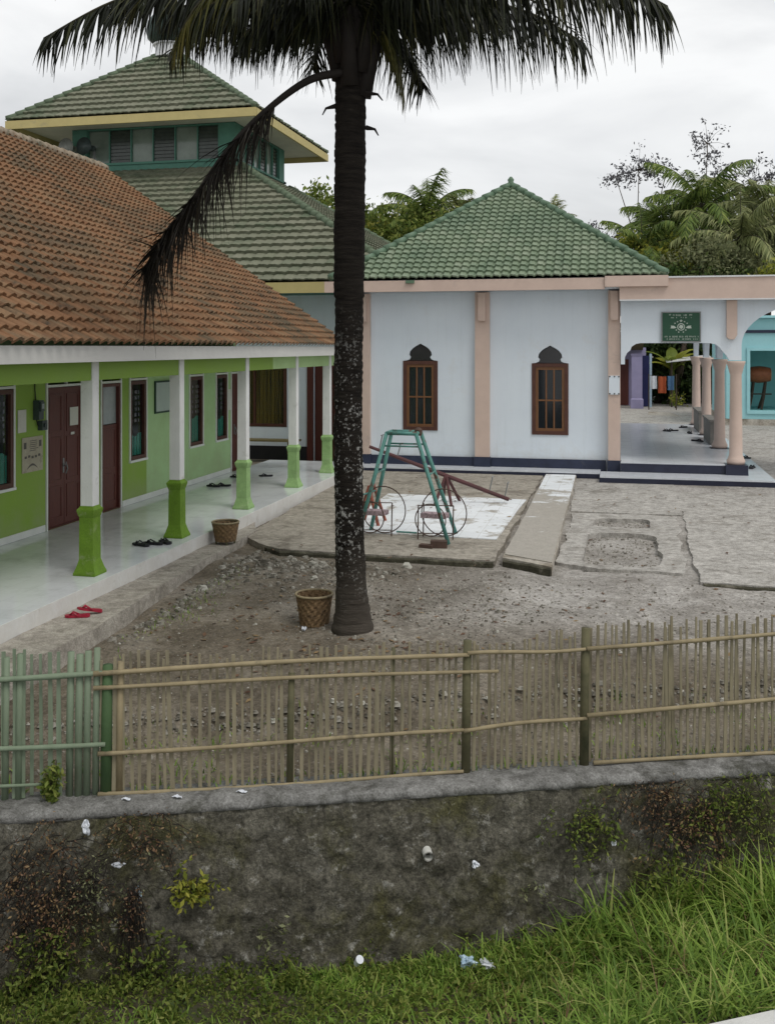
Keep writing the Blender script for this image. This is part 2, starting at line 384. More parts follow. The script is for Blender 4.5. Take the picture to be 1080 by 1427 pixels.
C['frond_olive'] = leaf_mat('olive_frond', [(0,(0.120,0.150,0.058)),(.5,(0.240,0.271,0.115)),(1,(0.400,0.412,0.192))], .25)
C['grass'] = leaf_mat('fresh_grass', [(0,(0.074,0.135,0.021)),(.35,(0.149,0.256,0.038)),(.8,(0.270,0.391,0.074)),(1,(0.405,0.419,0.149))], .35)
C['dry_weed'] = leaf_mat('dry_weed', [(0,(0.078,0.039,0.026)),(.5,(0.169,0.098,0.058)),(1,(0.273,0.195,0.098))], .2)
C['stem'] = mat('rachis', (.05,.045,.025), (.03,.028,.016), 5, .8, .1)
C['stem_dry'] = mat('dry_rachis', (.018,.014,.011), (.01,.008,.0065), 5, .8, .1)

# palm trunk: ringed bark with pale lichen blotches
def trunk_mat():
    m, n, l, p = nt('ringed_palm_bark')
    g = n.new('ShaderNodeTexCoord'); vec = g.outputs['Object']
    mp = n.new('ShaderNodeMapping'); mp.inputs['Scale'].default_value = (1,1,6); l.new(vec, mp.inputs['Vector'])
    a = noise_node(n, l, mp.outputs['Vector'], 5, 6, .7)
    col = ramp(n, l, a.outputs['Fac'], [(.3,(.007,.006,.0055)),(.6,(.02,.017,.014)),(.8,(.045,.039,.032))]).outputs['Color']
    b = noise_node(n, l, vec, 30, 3, .6, .2); b3 = noise_node(n, l, vec, 5, 5, .7); s = n.new('ShaderNodeSeparateXYZ'); l.new(vec, s.inputs[0])
    # lichen sits on the middle of the trunk
    up = thr(n, l, s.outputs['Z'], 3.6, 2.3); dn = thr(n, l, s.outputs['Z'], .15, .8)
    mu = n.new('ShaderNodeMath'); mu.operation = 'MULTIPLY'; l.new(up, mu.inputs[0]); l.new(dn, mu.inputs[1])
    mu2 = n.new('ShaderNodeMath'); mu2.operation = 'MULTIPLY'; l.new(mu.outputs[0], mu2.inputs[0]); bs = n.new('ShaderNodeMath'); bs.operation = 'MULTIPLY_ADD'; bs.inputs[1].default_value = .6; l.new(b3.outputs['Fac'], bs.inputs[0]); l.new(b.outputs['Fac'], bs.inputs[2]); l.new(thr(n, l, bs.outputs[0], .875, .955), mu2.inputs[1])
    col = mixc(n, l, mu2.outputs[0], col, (.27,.27,.255))
    base = thr(n, l, s.outputs['Z'], 1.1, .1)
    col = mixc(n, l, base, col, mixc(n, l, a.outputs['Fac'], (.03,.026,.022), (.11,.095,.078)))
    l.new(col, p.inputs['Base Color']); p.inputs['Roughness'].default_value = .95; p.inputs['Specular IOR Level'].default_value = .1
    bumpn(n, l, a.outputs['Fac'], .7, .03, p)
    return m
C['trunk'] = trunk_mat()

# yard earth
def ground_mat():
    m, n, l, p = nt('trodden_earth')
    g = n.new('ShaderNodeNewGeometry'); vec = g.outputs['Position']
    a = noise_node(n, l, vec, .55, 8, .68, .4); b = noise_node(n, l, vec, 5, 8, .75); c = noise_node(n, l, vec, 38, 6, .8)
    col = ramp(n, l, a.outputs['Fac'], [(.32,(.13,.112,.088)),(.5,(.18,.16,.128)),(.68,(.26,.242,.21))]).outputs['Color']
    col = mixc(n, l, thr(n, l, b.outputs['Fac'], .52, .68), col, (.125,.104,.076))
    s = n.new('ShaderNodeSeparateXYZ'); l.new(vec, s.inputs[0])
    # grey trodden gravel towards the open yard on the right, brown earth by the fence and the palm
    gx = n.new('ShaderNodeMath'); gx.operation = 'MULTIPLY_ADD'; gx.inputs[1].default_value = 1.5; l.new(a.outputs['Fac'], gx.inputs[0]); l.new(thr(n, l, s.outputs['X'], -4.2, -.6), gx.inputs[2])
    gy = n.new('ShaderNodeMath'); gy.operation = 'MULTIPLY'; l.new(thr(n, l, gx.outputs[0], .8, 1.8), gy.inputs[0]); l.new(thr(n, l, s.outputs['Y'], 9.9, 11.6), gy.inputs[1])
    grey = mixc(n, l, b.outputs['Fac'], (.28,.272,.26), (.48,.47,.455))
    col = mixc(n, l, gy.outputs[0], col, grey)
    col = mixc(n, l, .85, col, mixc(n, l, thr(n, l, c.outputs['Fac'], .3, .7), (.42,.41,.40), (1.5,1.48,1.45)), 'MULTIPLY')
    big = noise_node(n, l, vec, 1.1, 6, .6, .8)
    col = mixc(n, l, .75, col, mixc(n, l, thr(n, l, big.outputs['Fac'], .36, .64), (.66,.64,.61), (1.28,1.28,1.28)), 'MULTIPLY')
    dd = noise_node(n, l, vec, 14, 8, .8, .4)
    col = mixc(n, l, .8, col, mixc(n, l, thr(n, l, dd.outputs['Fac'], .36, .66), (.5,.49,.47), (1.38,1.37,1.36)), 'MULTIPLY')
    vo = n.new('ShaderNodeTexVoronoi'); vo.inputs['Scale'].default_value = 26; l.new(vec, vo.inputs['Vector'])
    peb = n.new('ShaderNodeMath'); peb.operation = 'MULTIPLY'
    l.new(thr(n, l, vo.outputs['Distance'], .25, .12), peb.inputs[0]); l.new(thr(n, l, b.outputs['Fac'], .45, .6), peb.inputs[1])
    col = mixc(n, l, peb.outputs[0], col, mixc(n, l, vo.outputs['Color'], (.2,.18,.15), (.42,.4,.37)))
    l.new(col, p.inputs['Base Color']); p.inputs['Roughness'].default_value = .95; p.inputs['Specular IOR Level'].default_value = .15
    ad = n.new('ShaderNodeMath'); ad.operation = 'MULTIPLY_ADD'; ad.inputs[1].default_value = .5; l.new(c.outputs['Fac'], ad.inputs[0]); l.new(b.outputs['Fac'], ad.inputs[2])
    bumpn(n, l, ad.outputs[0], .6, .05, p)
    return m
C['ground'] = ground_mat()

def stone_mat():
    m, n, l, p = nt('mossy_rubble_stone')
    g = n.new('ShaderNodeNewGeometry'); vec = g.outputs['Position']
    v1 = n.new('ShaderNodeTexVoronoi'); v1.inputs['Scale'].default_value = 5.5; v1.inputs['Randomness'].default_value = 1
    wob = noise_node(n, l, vec, 5, 5, .6); ml = n.new('ShaderNodeVectorMath'); ml.operation = 'MULTIPLY_ADD'
    ml.inputs[1].default_value = (.16,.16,.16); l.new(wob.outputs['Color'], ml.inputs[0]); l.new(vec, ml.inputs[2]); l.new(ml.outputs[0], v1.inputs['Vector'])
    col = ramp(n, l, v1.outputs['Color'], [(0,(.085,.08,.065)),(.5,(.115,.108,.088)),(1,(.15,.143,.122))]).outputs['Color']
    v2 = n.new('ShaderNodeTexVoronoi'); v2.feature = 'DISTANCE_TO_EDGE'; v2.inputs['Scale'].default_value = 5.5; l.new(ml.outputs[0], v2.inputs['Vector'])
    b = noise_node(n, l, vec, 9, 8, .75); c = noise_node(n, l, vec, 1.4, 7, .7, .4); d = noise_node(n, l, vec, 40, 5, .8)
    col = mixc(n, l, thr(n, l, c.outputs['Fac'], .48, .62), col, (.085,.082,.04))
    col = mixc(n, l, thr(n, l, b.outputs['Fac'], .565, .66), col, (.32,.315,.295))
    col = mixc(n, l, thr(n, l, b.outputs['Fac'], .42, .3), col, (.024,.024,.02))
    col = mixc(n, l, .85, col, mixc(n, l, thr(n, l, d.outputs['Fac'], .32, .68), (.35,.35,.34), (1.7,1.7,1.68)), 'MULTIPLY')
    e2 = noise_node(n, l, vec, 17, 8, .8, .6)
    col = mixc(n, l, .85, col, mixc(n, l, thr(n, l, e2.outputs['Fac'], .37, .65), (.4,.4,.38), (1.55,1.54,1.5)), 'MULTIPLY')
    ed = n.new('ShaderNodeMath'); ed.operation = 'MULTIPLY_ADD'; ed.inputs[1].default_value = .10; l.new(b.outputs['Fac'], ed.inputs[0]); l.new(v2.outputs['Distance'], ed.inputs[2])
    col = mixc(n, l, .35, col, mixc(n, l, thr(n, l, ed.outputs[0], .085, .045), col, (.04,.04,.033)))
    l.new(col, p.inputs['Base Color']); p.inputs['Roughness'].default_value = .92; p.inputs['Specular IOR Level'].default_value = .2
    ad = n.new('ShaderNodeMath'); ad.operation = 'MULTIPLY_ADD'; ad.inputs[1].default_value = .4; l.new(d.outputs['Fac'], ad.inputs[0]); l.new(b.outputs['Fac'], ad.inputs[2])
    bumpn(n, l, ad.outputs[0], .8, .04, p)
    return m
C['stone'] = stone_mat()
C['soil'] = mat('dark_soil', (.075,.06,.04), (.045,.036,.025), 3, .95, .6, 20, c3=(.05,.06,.025), s3=2, t3=(.5,.65))
C['gravel'] = leaf_mat('loose_stones', [(0,(.12,.11,.095)),(.5,(.215,.2,.178)),(.85,(.30,.287,.262)),(1,(.46,.45,.42))], 0, .9)
C['asphalt'] = mat('asphalt', (.06,.06,.06), (.045,.045,.045), 9, .9, .4, 60)
C['road_paint'] = mat('pale_road_edge', (.62,.62,.60), (.5,.5,.48), 6, .8, .2, 40)
# worn white floor tiles laid in the yard
def worn_tile(name, ylo=None, lo=.53, hi=.585):
    m, n, l, p = nt(name)
    tc = n.new('ShaderNodeTexCoord'); vec = tc.outputs['Object']
    br = n.new('ShaderNodeTexBrick'); br.offset = 0; br.inputs['Scale'].default_value = 1
    br.inputs['Brick Width'].default_value = .3; br.inputs['Row Height'].default_value = .3; br.inputs['Mortar Size'].default_value = .004
    br.inputs['Color1'].default_value = rgb((.76,.79,.81)); br.inputs['Color2'].default_value = rgb((.68,.71,.73)); br.inputs['Mortar'].default_value = rgb((.52,.52,.5))
    l.new(vec, br.inputs['Vector'])
    a = noise_node(n, l, vec, 1.5, 10, .75, .6); b = noise_node(n, l, vec, 7, 8, .8); c = noise_node(n, l, vec, 60, 4, .8); f = a.outputs['Fac']
    if ylo is not None:     # bedding mortar shows more and more towards the near end
        s_ = n.new('ShaderNodeSeparateXYZ'); l.new(vec, s_.inputs[0]); mm = n.new('ShaderNodeMath'); mm.operation = 'ADD'
        l.new(f, mm.inputs[0]); k = n.new('ShaderNodeMapRange'); k.inputs['From Min'].default_value = ylo; k.inputs['From Max'].default_value = ylo-6; k.inputs['To Max'].default_value = .24; k.clamp = True
        l.new(s_.outputs['Y'], k.inputs['Value']); l.new(k.outputs['Result'], mm.inputs[1]); f = mm.outputs[0]
    under = mixc(n, l, b.outputs['Fac'], (.22,.2,.165), (.5,.47,.42))
    under = mixc(n, l, .7, under, mixc(n, l, thr(n, l, c.outputs['Fac'], .34, .66), (.55,.54,.52), (1.35,1.35,1.35)), 'MULTIPLY')
    col = mixc(n, l, thr(n, l, f, lo, hi), br.outputs['Color'], under)
    col = mixc(n, l, thr(n, l, b.outputs['Fac'], .58, .8), col, (.42,.38,.32))
    l.new(col, p.inputs['Base Color']); p.inputs['Roughness'].default_value = .55
    return m
C['worn_tile'] = worn_tile('worn_white_yard_tile'); C['worn_path'] = worn_tile('worn_white_path_tile', 21.5)

# ------------------------------------------------------------------ world, sun, camera
SUN_EL, SUN_AZ = R(58), R(125)      # azimuth measured clockwise from +Y
w = bpy.data.worlds.new('World'); sc.world = w; w.use_nodes = True
n, l = w.node_tree.nodes, w.node_tree.links
bg = n['Background']
sky = n.new('ShaderNodeTexSky'); sky.sky_type = 'NISHITA'; sky.sun_disc = False
sky.sun_elevation = SUN_EL; sky.sun_rotation = SUN_AZ
tc = n.new('ShaderNodeTexCoord')
mp = n.new('ShaderNodeMapping'); mp.inputs['Scale'].default_value = (1,1,2.6); l.new(tc.outputs['Generated'], mp.inputs['Vector'])
c1 = noise_node(n, l, mp.outputs['Vector'], 2.6, 6, .5, .35)
c1r = ramp(n, l, c1.outputs['Fac'], [(.33,(4.9,4.95,5.0)),(.47,(7.5,7.55,7.55)),(.6,(9.6,9.6,9.5))])
sp = n.new('ShaderNodeSeparateXYZ'); l.new(tc.outputs['Generated'], sp.inputs[0])
hi = thr(n, l, sp.outputs['Z'], .08, .38)          # cloud deck is a little darker overhead than near the horizon
colc = mixc(n, l, hi, mixc(n, l, .4, c1r.outputs['Color'], (9.4,9.45,9.5)), c1r.outputs['Color'])
colc = mixc(n, l, .9, sky.outputs['Color'], colc)
l.new(colc, bg.inputs['Color']); bg.inputs['Strength'].default_value = .1

sd = bpy.data.lights.new('sun', 'SUN'); sd.energy = 1.3; sd.angle = R(22); sd.color = (1,.96,.9)
so = bpy.data.objects.new('sun', sd); COL.objects.link(so)
dirv = V((math.sin(SUN_AZ)*math.cos(SUN_EL), math.cos(SUN_AZ)*math.cos(SUN_EL), math.sin(SUN_EL)))
so.rotation_euler = (-dirv).to_track_quat('-Z', 'Y').to_euler(); so.location = dirv*60

cd = bpy.data.cameras.new('camera'); cam = bpy.data.objects.new('camera', cd); COL.objects.link(cam)
cam.location = (0,0,3); cam.rotation_euler = (R(90), 0, R(13))
cd.sensor_fit = 'HORIZONTAL'; cd.sensor_width = 36; cd.lens = 1400/1080*36
cd.shift_x = 0; cd.shift_y = -(713.5-484)/1080; cd.clip_end = 2000; cd.clip_start = .05
sc.camera = cam
sc.view_settings.view_transform = 'Standard'; sc.view_settings.look = 'None'
sc.view_settings.exposure = .12; sc.view_settings.gamma = 1
sc.cycles.max_bounces = 8; sc.cycles.transparent_max_bounces = 12
sc.cycles.use_denoising = True
sc.render.film_transparent = False

# ------------------------------------------------------------------ terrain
U = V((.933,.360,0)); N = V((.360,-.933,0)); P0 = V((-1.10,6.88,0))   # retaining wall line, N points to the road
def W(s, t, z): return P0 + U*s + N*t + V((0,0,z))
def fbm(x, y, z=0, o=4):
    return noise.fractal(V((x,y,z)), .9, 2.1, o)
def yl(x): return P0.y + (x-P0.x)*.386 + .32
HOLES = ((-.50,13.86,.56,16.35),(-.42,16.85,.50,17.75))
def ground_z(x, y):
    if y < 13: base = -.10 + .11*max(0, min(1, (y-8)/5))
    else: base = .01 + .05*min(1, (y-13)/9)
    b = 0
    if y < 30 and -8 < x < 9:
        b = .035*fbm(x*.9, y*.9) + .018*fbm(x*4, y*4, 3)
        if y > 13.2: b *= .35
        # a heap of broken ground beside the ledge
        b += .05*math.exp(-((x+4.3)**2/1.0 + (y-12.6)**2/.6))*(1+fbm(x*6, y*6, 9))
        if y > 21.4: b *= max(0, (22.4-y))
        for hx0, hy0, hx1, hy1 in HOLES:
            if hx0-.1 < x < hx1+.1 and hy0-.1 < y < hy1+.1: b -= .05
    # the strip along the retaining wall lies a step lower than the yard
    d = y - yl(max(-25, min(25, x))) - 1.62 - .16*fbm(x*1.3, 4) - .05*fbm(x*5, 2)
    if d < .1: base += -.19*max(0, min(1, (.1-d)/.16)) + .03*max(0, min(1, (.1-d)/.1))*max(0, 1-max(0, (.1-d))/.1)
    return base + b
def frange(a, b, st):
    o = []; x = a
    while x < b-1e-6: o.append(x); x += st
    o.append(b); return o
xs = [-300,-120,-60,-30,-18,-12,-9] + frange(-7, 5, .08) + [6,8,12,20,35,60,120,300]
def yl(x): return P0.y + (x-P0.x)*.386 + .32
gm = MB(); rows = []
fr = [0,.02,.05] + [i/110 for i in range(9,111)]
for x in xs:
    y0 = yl(max(-25, min(25, x)))
    ys = [y0 + (24-y0)*f for f in fr] + [26,30,36,45,60,90,150,300,600]
    rows.append([(x, y, ground_z(x, y)) for y in ys])
m_ = len(rows[0])
for r in rows: gm.v += r
for i in range(len(rows)-1):
    for j in range(m_-1):
        gm.f.append((i*m_+j, (i+1)*m_+j, (i+1)*m_+j+1, i*m_+j+1))
struct('ground', gm, C['ground'], smooth=True)

def ditch_z(s, t):
    zw = -1.19 + .115*max(0, min(3.4, s-.2))
    f = max(0, min(1, t/2.0)); p = 1.9 - .35*max(-1, min(2, s))*.5
    return zw + (-.45-zw)*(f**p) + .03*fbm(s*2, t*2, 5)*(1 if t < 1.95 else 0)
dm = MB(); ss = frange(-14, 14, .12); ts = frange(-.12, 2.0, .08)
for s in ss:
    for t in ts: dm.v.append(tuple(W(s, t, ditch_z(s, t))))
for i in range(len(ss)-1):
    for j in range(len(ts)-1):
        k = len(ts); dm.f.append((i*k+j, (i+1)*k+j, (i+1)*k+j+1, i*k+j+1))
struct('ditch', dm, C['soil'], smooth=True)
ra_, rb_ = V((.465,5.27,0)), V((.785,5.45,0)); rd = (rb_-ra_).normalized(); rn = V((rd.y,-rd.x,0))
def RD(a, t, z): return ra_ + rd*a + rn*t + V((0,0,z))
rm = MB(); rm.quad(RD(-60,.30,-.40), RD(60,.30,-.40), RD(60,9,-.36), RD(-60,9,-.36))
struct('road', rm, C['asphalt'])
em = MB(); em.obox(RD(0,.15,-.46), rd*60, rn*.15, V((0,0,.075)))
struct('road_edge', em, C['road_paint'])

# ------------------------------------------------------------------ retaining wall
wt = thing('retaining_wall', 'dark mossy rubble stone retaining wall below the bamboo fence', 'retaining wall', tuple(W(0,0,-1.2)))
fm = MB(); ss = frange(-6, 6.5, .03); zs = frange(-1.75, -.135, .03)
def wall_t(z): return -.14 + .26*max(0, (-.10-z)/1.65)
def stone_h(s, z):
    q = V((s*4.3 + .5*fbm(s*3, z*3, 2), z*5.0 + .5*fbm(s*3, z*3, 7), .5))
    d, _ = noise.voronoi(q)
    e = min(.45, d[1]-d[0])/.45
    return .024*(e**.5) + .024*fbm(s*8, z*8, 4) + .014*fbm(s*22, z*22, 6) + .035*fbm(s*1.1, z*1.4, 8)
for s in ss:
    for z in zs:
        f = (z+.10)/-1.65
        e = max(0, min(1, (-.13-z)/.22))
        fm.v.append(tuple(W(s, wall_t(z) + stone_h(s, z)*e, z)))
k = len(zs)
for i in range(len(ss)-1):
    for j in range(k-1): fm.f.append((i*k+j, (i+1)*k+j, (i+1)*k+j+1, i*k+j+1))
fm.build('stone_face', C['stone'], wt, smooth=True)
cm = MB()
cs = frange(-6, 6.5, .05); prof = [(-.46,-.16),(-.44,-.095),(-.3,-.088),(-.20,-.088),(-.15,-.096),(-.125,-.112),(-.115,-.135),(-.12,-.16),(-.16,-.19)]
for s in cs:
    for t, z in prof:
        j = .014*fbm(s*3.1, z*8, 1) + .012*fbm(s*11, z*9, 2)
        cm.v.append(tuple(W(s, t + j*1.6*(1 if t > -.16 else 0), z + j*.6)))
k = len(prof)
for i in range(len(cs)-1):
    for j in range(k-1): cm.f.append((i*k+j, (i+1)*k+j, (i+1)*k+j+1, i*k+j+1))
cm.build('coping', C['coping'], wt, smooth=True)
pm = MB(); c0 = W(-.20,wall_t(-.49)+.05,-.49)
pm.tube([c0 - N*.15, c0 + N*.05 + V((0,0,-.012))], .034, 14, cap=False); pm.tube([c0 + N*.05 + V((0,0,-.012)), c0 - N*.12], .027, 14, cap=False)
pm.build('drain_pipe', C['pvc'], wt, smooth=True)
# plain continuation of the wall beyond the detailed stretch
for a, b in ((-14,-6),(6.5,14)):
    qm = MB(); qm.obox(W((a+b)/2,-.18,-.93), U*((b-a)/2), N*.22, V((0,0,.83))); qm.build('stone_face', C['stone'], wt)

# ------------------------------------------------------------------ slabs and paths of the yard
def rough_poly(pts, step=.12, amp=.02, seed=0):
    o = []
    for i, a in enumerate(pts):
        b = pts[(i+1) % len(pts)]; L = math.hypot(b[0]-a[0], b[1]-a[1]); k = max(1, int(L/step))
        for q in range(k):
            f = q/k; x = a[0]+(b[0]-a[0])*f; y = a[1]+(b[1]-a[1])*f
            o.append((x + amp*(1.3*noise.noise(V((x*1.6, y*1.6, seed)))+.5*noise.noise(V((x*6, y*6, seed)))), y + amp*(1.3*noise.noise(V((x*1.6, y*1.6, seed+5)))+.5*noise.noise(V((x*6, y*6, seed+5))))))
    return o
def slab(name, pts, z0, z1, m, holes=(), amp=.02, seed=0, tilt=0):
    mb = MB(); mb.prism(rough_poly(pts, .05, amp, seed), [rough_poly(h, .06, amp, seed+2) for h in holes],
        lambda a, b: (a, b, z1 + tilt*(b-13)), lambda a, b: (a, b, z0))
    return struct(name, mb, m)
slab('courtyard_slab', [(-5.62,14.6),(-5.05,13.95),(-4.75,13.72),(-1.66,13.62),(-1.70,22.95),(-6.0,22.95)], -.2, .10, C['concrete'], amp=.04, seed=1)
slab('path', [(-1.56,13.72),(-.86,13.28),(-.95,22.9),(-1.62,22.9)], -.2, .13, C['concrete_pale'], amp=.015, seed=2)
def rrect(x0, y0, x1, y1, r, k=5):
    o = []
    for cx, cy, a0 in ((x1-r, y0+r, -90), (x1-r, y1-r, 0), (x0+r, y1-r, 90), (x0+r, y0+r, 180)):
        for i in range(k+1):
            a = R(a0 + 90*i/k); o.append((cx+r*math.cos(a), cy+r*math.sin(a)))
    return o
slab('pavement', [(-.84,13.95),(-.30,13.65),(.86,13.62),(.95,18.2),(-.80,18.2)], -.2, .055, C['grey_concrete'],
     holes=[rrect(-.50,13.86,.56,16.35,.3), rrect(-.42,16.85,.50,17.75,.22)], amp=.05, seed=3)
slab('pavement', [(1.0,13.15),(4.5,12.9),(4.5,22.3),(1.12,22.3)], -.2, .06, C['grey_concrete'], amp=.05, seed=4)
slab('pavement', [(-.86,18.3),(1.1,18.3),(1.14,22.3),(-.90,22.3)], -.2, .062, C['grey_concrete'], amp=.03, seed=6)
tp = MB(); tp.prism(rough_poly([(-4.35,15.25),(-1.80,15.1),(-1.76,18.0),(-1.72,19.15),(-4.45,19.35)], .3, .0), [], lambda a, b: (a, b, .114), lambda a, b: (a, b, .06))
struct('tile_patch', tp, C['worn_tile'])
pt_ = MB(); pt_.prism([(-1.545,13.9),(-.875,13.5),(-.955,22.88),(-1.61,22.88)], [], lambda a, b: (a, b, .144), lambda a, b: (a, b, .06))
struct('tile_patch', pt_, C['worn_path'])
C['moss_edge'] = mat('mossy_concrete_edge', (.085,.08,.055), (.045,.043,.03), 5, .95, .7, 22, c3=(.16,.15,.12), s3=5, t3=(.56,.68), grit=.8)
def kerb(pts, z0, z1, th=.045):
    k_ = MB(); P = []
    for i in range(len(pts)-1):
        a, b = pts[i], pts[i+1]; L = math.hypot(b[0]-a[0], b[1]-a[1]); m = max(2, int(L/.06))
        P += [(a[0]+(b[0]-a[0])*q/m, a[1]+(b[1]-a[1])*q/m) for q in range(m)]
    P.append(pts[-1]); base = len(k_.v)
    for x, y in P:
        w_ = th*(1+.5*noise.noise(V((x*5, y*5, 3)))); h = z1+.014*noise.noise(V((x*4, y*4, 8)))
        k_.v += [(x, y-w_, z0), (x, y-w_*.9, h-.015), (x, y-w_*.4, h), (x, y+.02, h)]
    for i in range(len(P)-1):
        for q in range(3): k_.f.append((base+i*4+q, base+i*4+4+q, base+i*4+5+q, base+i*4+1+q))
    return struct('kerb', k_, C['moss_edge'])
kerb([(-5.05,13.93),(-4.72,13.66),(-3.2,13.60),(-1.66,13.57)], -.2, .088)
kerb([(-1.55,13.70),(-.88,13.28)], -.2, .105)
kerb([(1.02,13.13),(2.4,13.02),(4.4,12.88)], -.2, .045)

# ------------------------------------------------------------------ tiled roof maker
def tiled_slope(mb, org, eu, ev, nr, w, lc, uL, uR, vmax, amp, step, sub=8, prof='s'):
    """org + eu*u + ev*v; uL(v)/uR(v) clip; pantile waves of width w, courses of length lc"""
    org, eu, ev, nr = V(org), V(eu), V(ev), V(nr)
    nv = int(math.ceil(vmax/lc)); u0, u1 = uL(0), uR(0)
    nu = max(1, int(round((u1-u0)/w*sub)))
    rows = []
    for c in range(nv):
        for e in (0, 1):
            v = min(vmax, (c+e)*lc); a, b = uL(v), uR(v); row = []
            for i in range(nu+1):
                u = u0 + (u1-u0)*i/nu; u = max(a, min(b, u)); ph = u/w
                if prof == 's':
                    h = amp*(.5 + .5*math.sin(2*math.pi*ph) + .22*math.sin(4*math.pi*ph+.8))
                else:
                    x = ph % 1; h = amp*(abs(math.sin(math.pi*ph))**.7)
                jit = .006*noise.noise(V((math.floor(ph)*1.7, c*2.3, 1.1)))
                z = h + (step if e == 0 else 0) + jit
                vv = v - (.012*math.sin(2*math.pi*ph) if e == 0 else 0)
                p = org + eu*u + ev*vv + nr*z
                row.append(len(mb.v)); mb.v.append(tuple(p)); mb.uv.append((ph, c + .02 + .96*e))
            rows.append(row)
    for r in range(len(rows)-1):
        A, B = rows[r], rows[r+1]
        for i in range(nu):
            q = [A[i], A[i+1], B[i+1], B[i]]
            pts = [V(mb.v[k]) for k in q]
            if ((pts[1]-pts[0]).length < 1e-6 and (pts[2]-pts[3]).length < 1e-6): continue
            mb.f.append(tuple(q))
    # front lip down to the board
    A = rows[0]
    for i in range(nu):
        p, q = V(mb.v[A[i]]), V(mb.v[A[i+1]])
        a = len(mb.v); d = nr*(-.035); fw = ev*(-.004)
        for x in (p+fw, q+fw, q+d+fw, p+d+fw): mb.v.append(tuple(x))
        for x in (A[i], A[i+1], A[i+1], A[i]): mb.uv.append(mb.uv[x])
        mb.f.append((a, a+1, a+2, a+3))
def pyramid_roof(parent, name, X0, X1, Y0, Y1, z0, z1, m, mr, w, lc, amp, step, top=None, ridge_r=.07, sub=8, prof='s'):
    """hipped roof; top=(x0,x1,y0,y1) flat rectangle reached at z1, or None for a point"""
    if top is None:
        cx, cy = (X0+X1)/2, (Y0+Y1)/2; top = (cx, cx, cy, cy)
    a0, a1, b0, b1 = top; mb = MB()
    cor = [V((X0,Y0,z0)), V((X1,Y0,z0)), V((X1,Y1,z0)), V((X0,Y1,z0))]
    tp = [V((a0,b0,z1)), V((a1,b0,z1)), V((a1,b1,z1)), V((a0,b1,z1))]
    for i in range(4):
        A, B, Cc, D = cor[i], cor[(i+1) % 4], tp[(i+1) % 4], tp[i]
        eu = (B-A); L = eu.length; eu.normalize()
        rise = D - A; ev = rise - eu*rise.dot(eu); vm = ev.length; ev.normalize(); nr = eu.cross(ev).normalized()
        ul, ur = (D-A).dot(eu), (Cc-A).dot(eu)
        tiled_slope(mb, A, eu, ev, nr, w, lc, lambda v, ul=ul, vm=vm: ul*v/vm, lambda v, ur=ur, vm=vm, L=L: L+(ur-L)*v/vm, vm, amp, step, sub, prof)
    r = mb.build(name, m, parent)
    for i in range(4):
        rb = MB(); A, B = cor[i]+V((0,0,.05)), tp[i]+V((0,0,.05)); L = (B-A).length; k = int(L/.34)
        for q in range(k):
            p = A.lerp(B, q/k); p2 = A.lerp(B, (q+1.12)/k)
            rb.tube([p+V((0,0,.015)), p2-V((0,0,.01))], [ridge_r*1.12, ridge_r*.92], 8)
        rb.build('ridge_cap', mr, r, smooth=True)
    return r

# ------------------------------------------------------------------ green hall with porch
hall = thing('prayer_hall', 'white prayer hall with green pyramid tile roof and arched porch', 'building', (-3,23.6,0))
def ogee(x, z0, w, h1, h2):
    """window outline: rectangle plus small onion arch"""
    hw = w/2; o = [(x-hw, z0), (x+hw, z0), (x+hw, z0+h1)]
    s = [(.78,.03),(.62,.10),(.56,.22),(.66,.34),(.62,.52),(.48,.70),(.28,.84),(.12,.92)]
    o += [(x+hw*a, z0+h1+h2*b) for a, b in s] + [(x, z0+h1+h2)] + [(x-hw*a, z0+h1+h2*b) for a, b in reversed(s)]
    o.append((x-hw, z0+h1)); return o
WIN = [(-4.64, 1.02), (-1.57, .97)]
f23 = lambda a, b: (a, 23.60, b); f238 = lambda a, b: (a, 23.76, b)
wm = MB(); wm.prism([(-6.1,.05),(0,.05),(0,4.6),(-6.1,4.6)], [ogee(x, z, .84, 1.66, .42) for x, z in WIN], f23, f238)
wm.box((-6.1,23.765,.05),(-5.94,31.5,4.6)); wm.box((-.16,23.765,.05),(0,31.5,4.6)); wm.box((-5.935,31.3,.05),(-.165,31.5,4.6))
wm.build('wall', C['white_wall'], hall)
cl = MB(); cl.box((-5.93,23.77,4.25),(-.17,31.29,4.3)); cl.box((-5.93,23.77,.06),(-.17,31.29,.12)); cl.build('ceiling', C['cool_white'], hall)
wood_b = C['brown_frame']
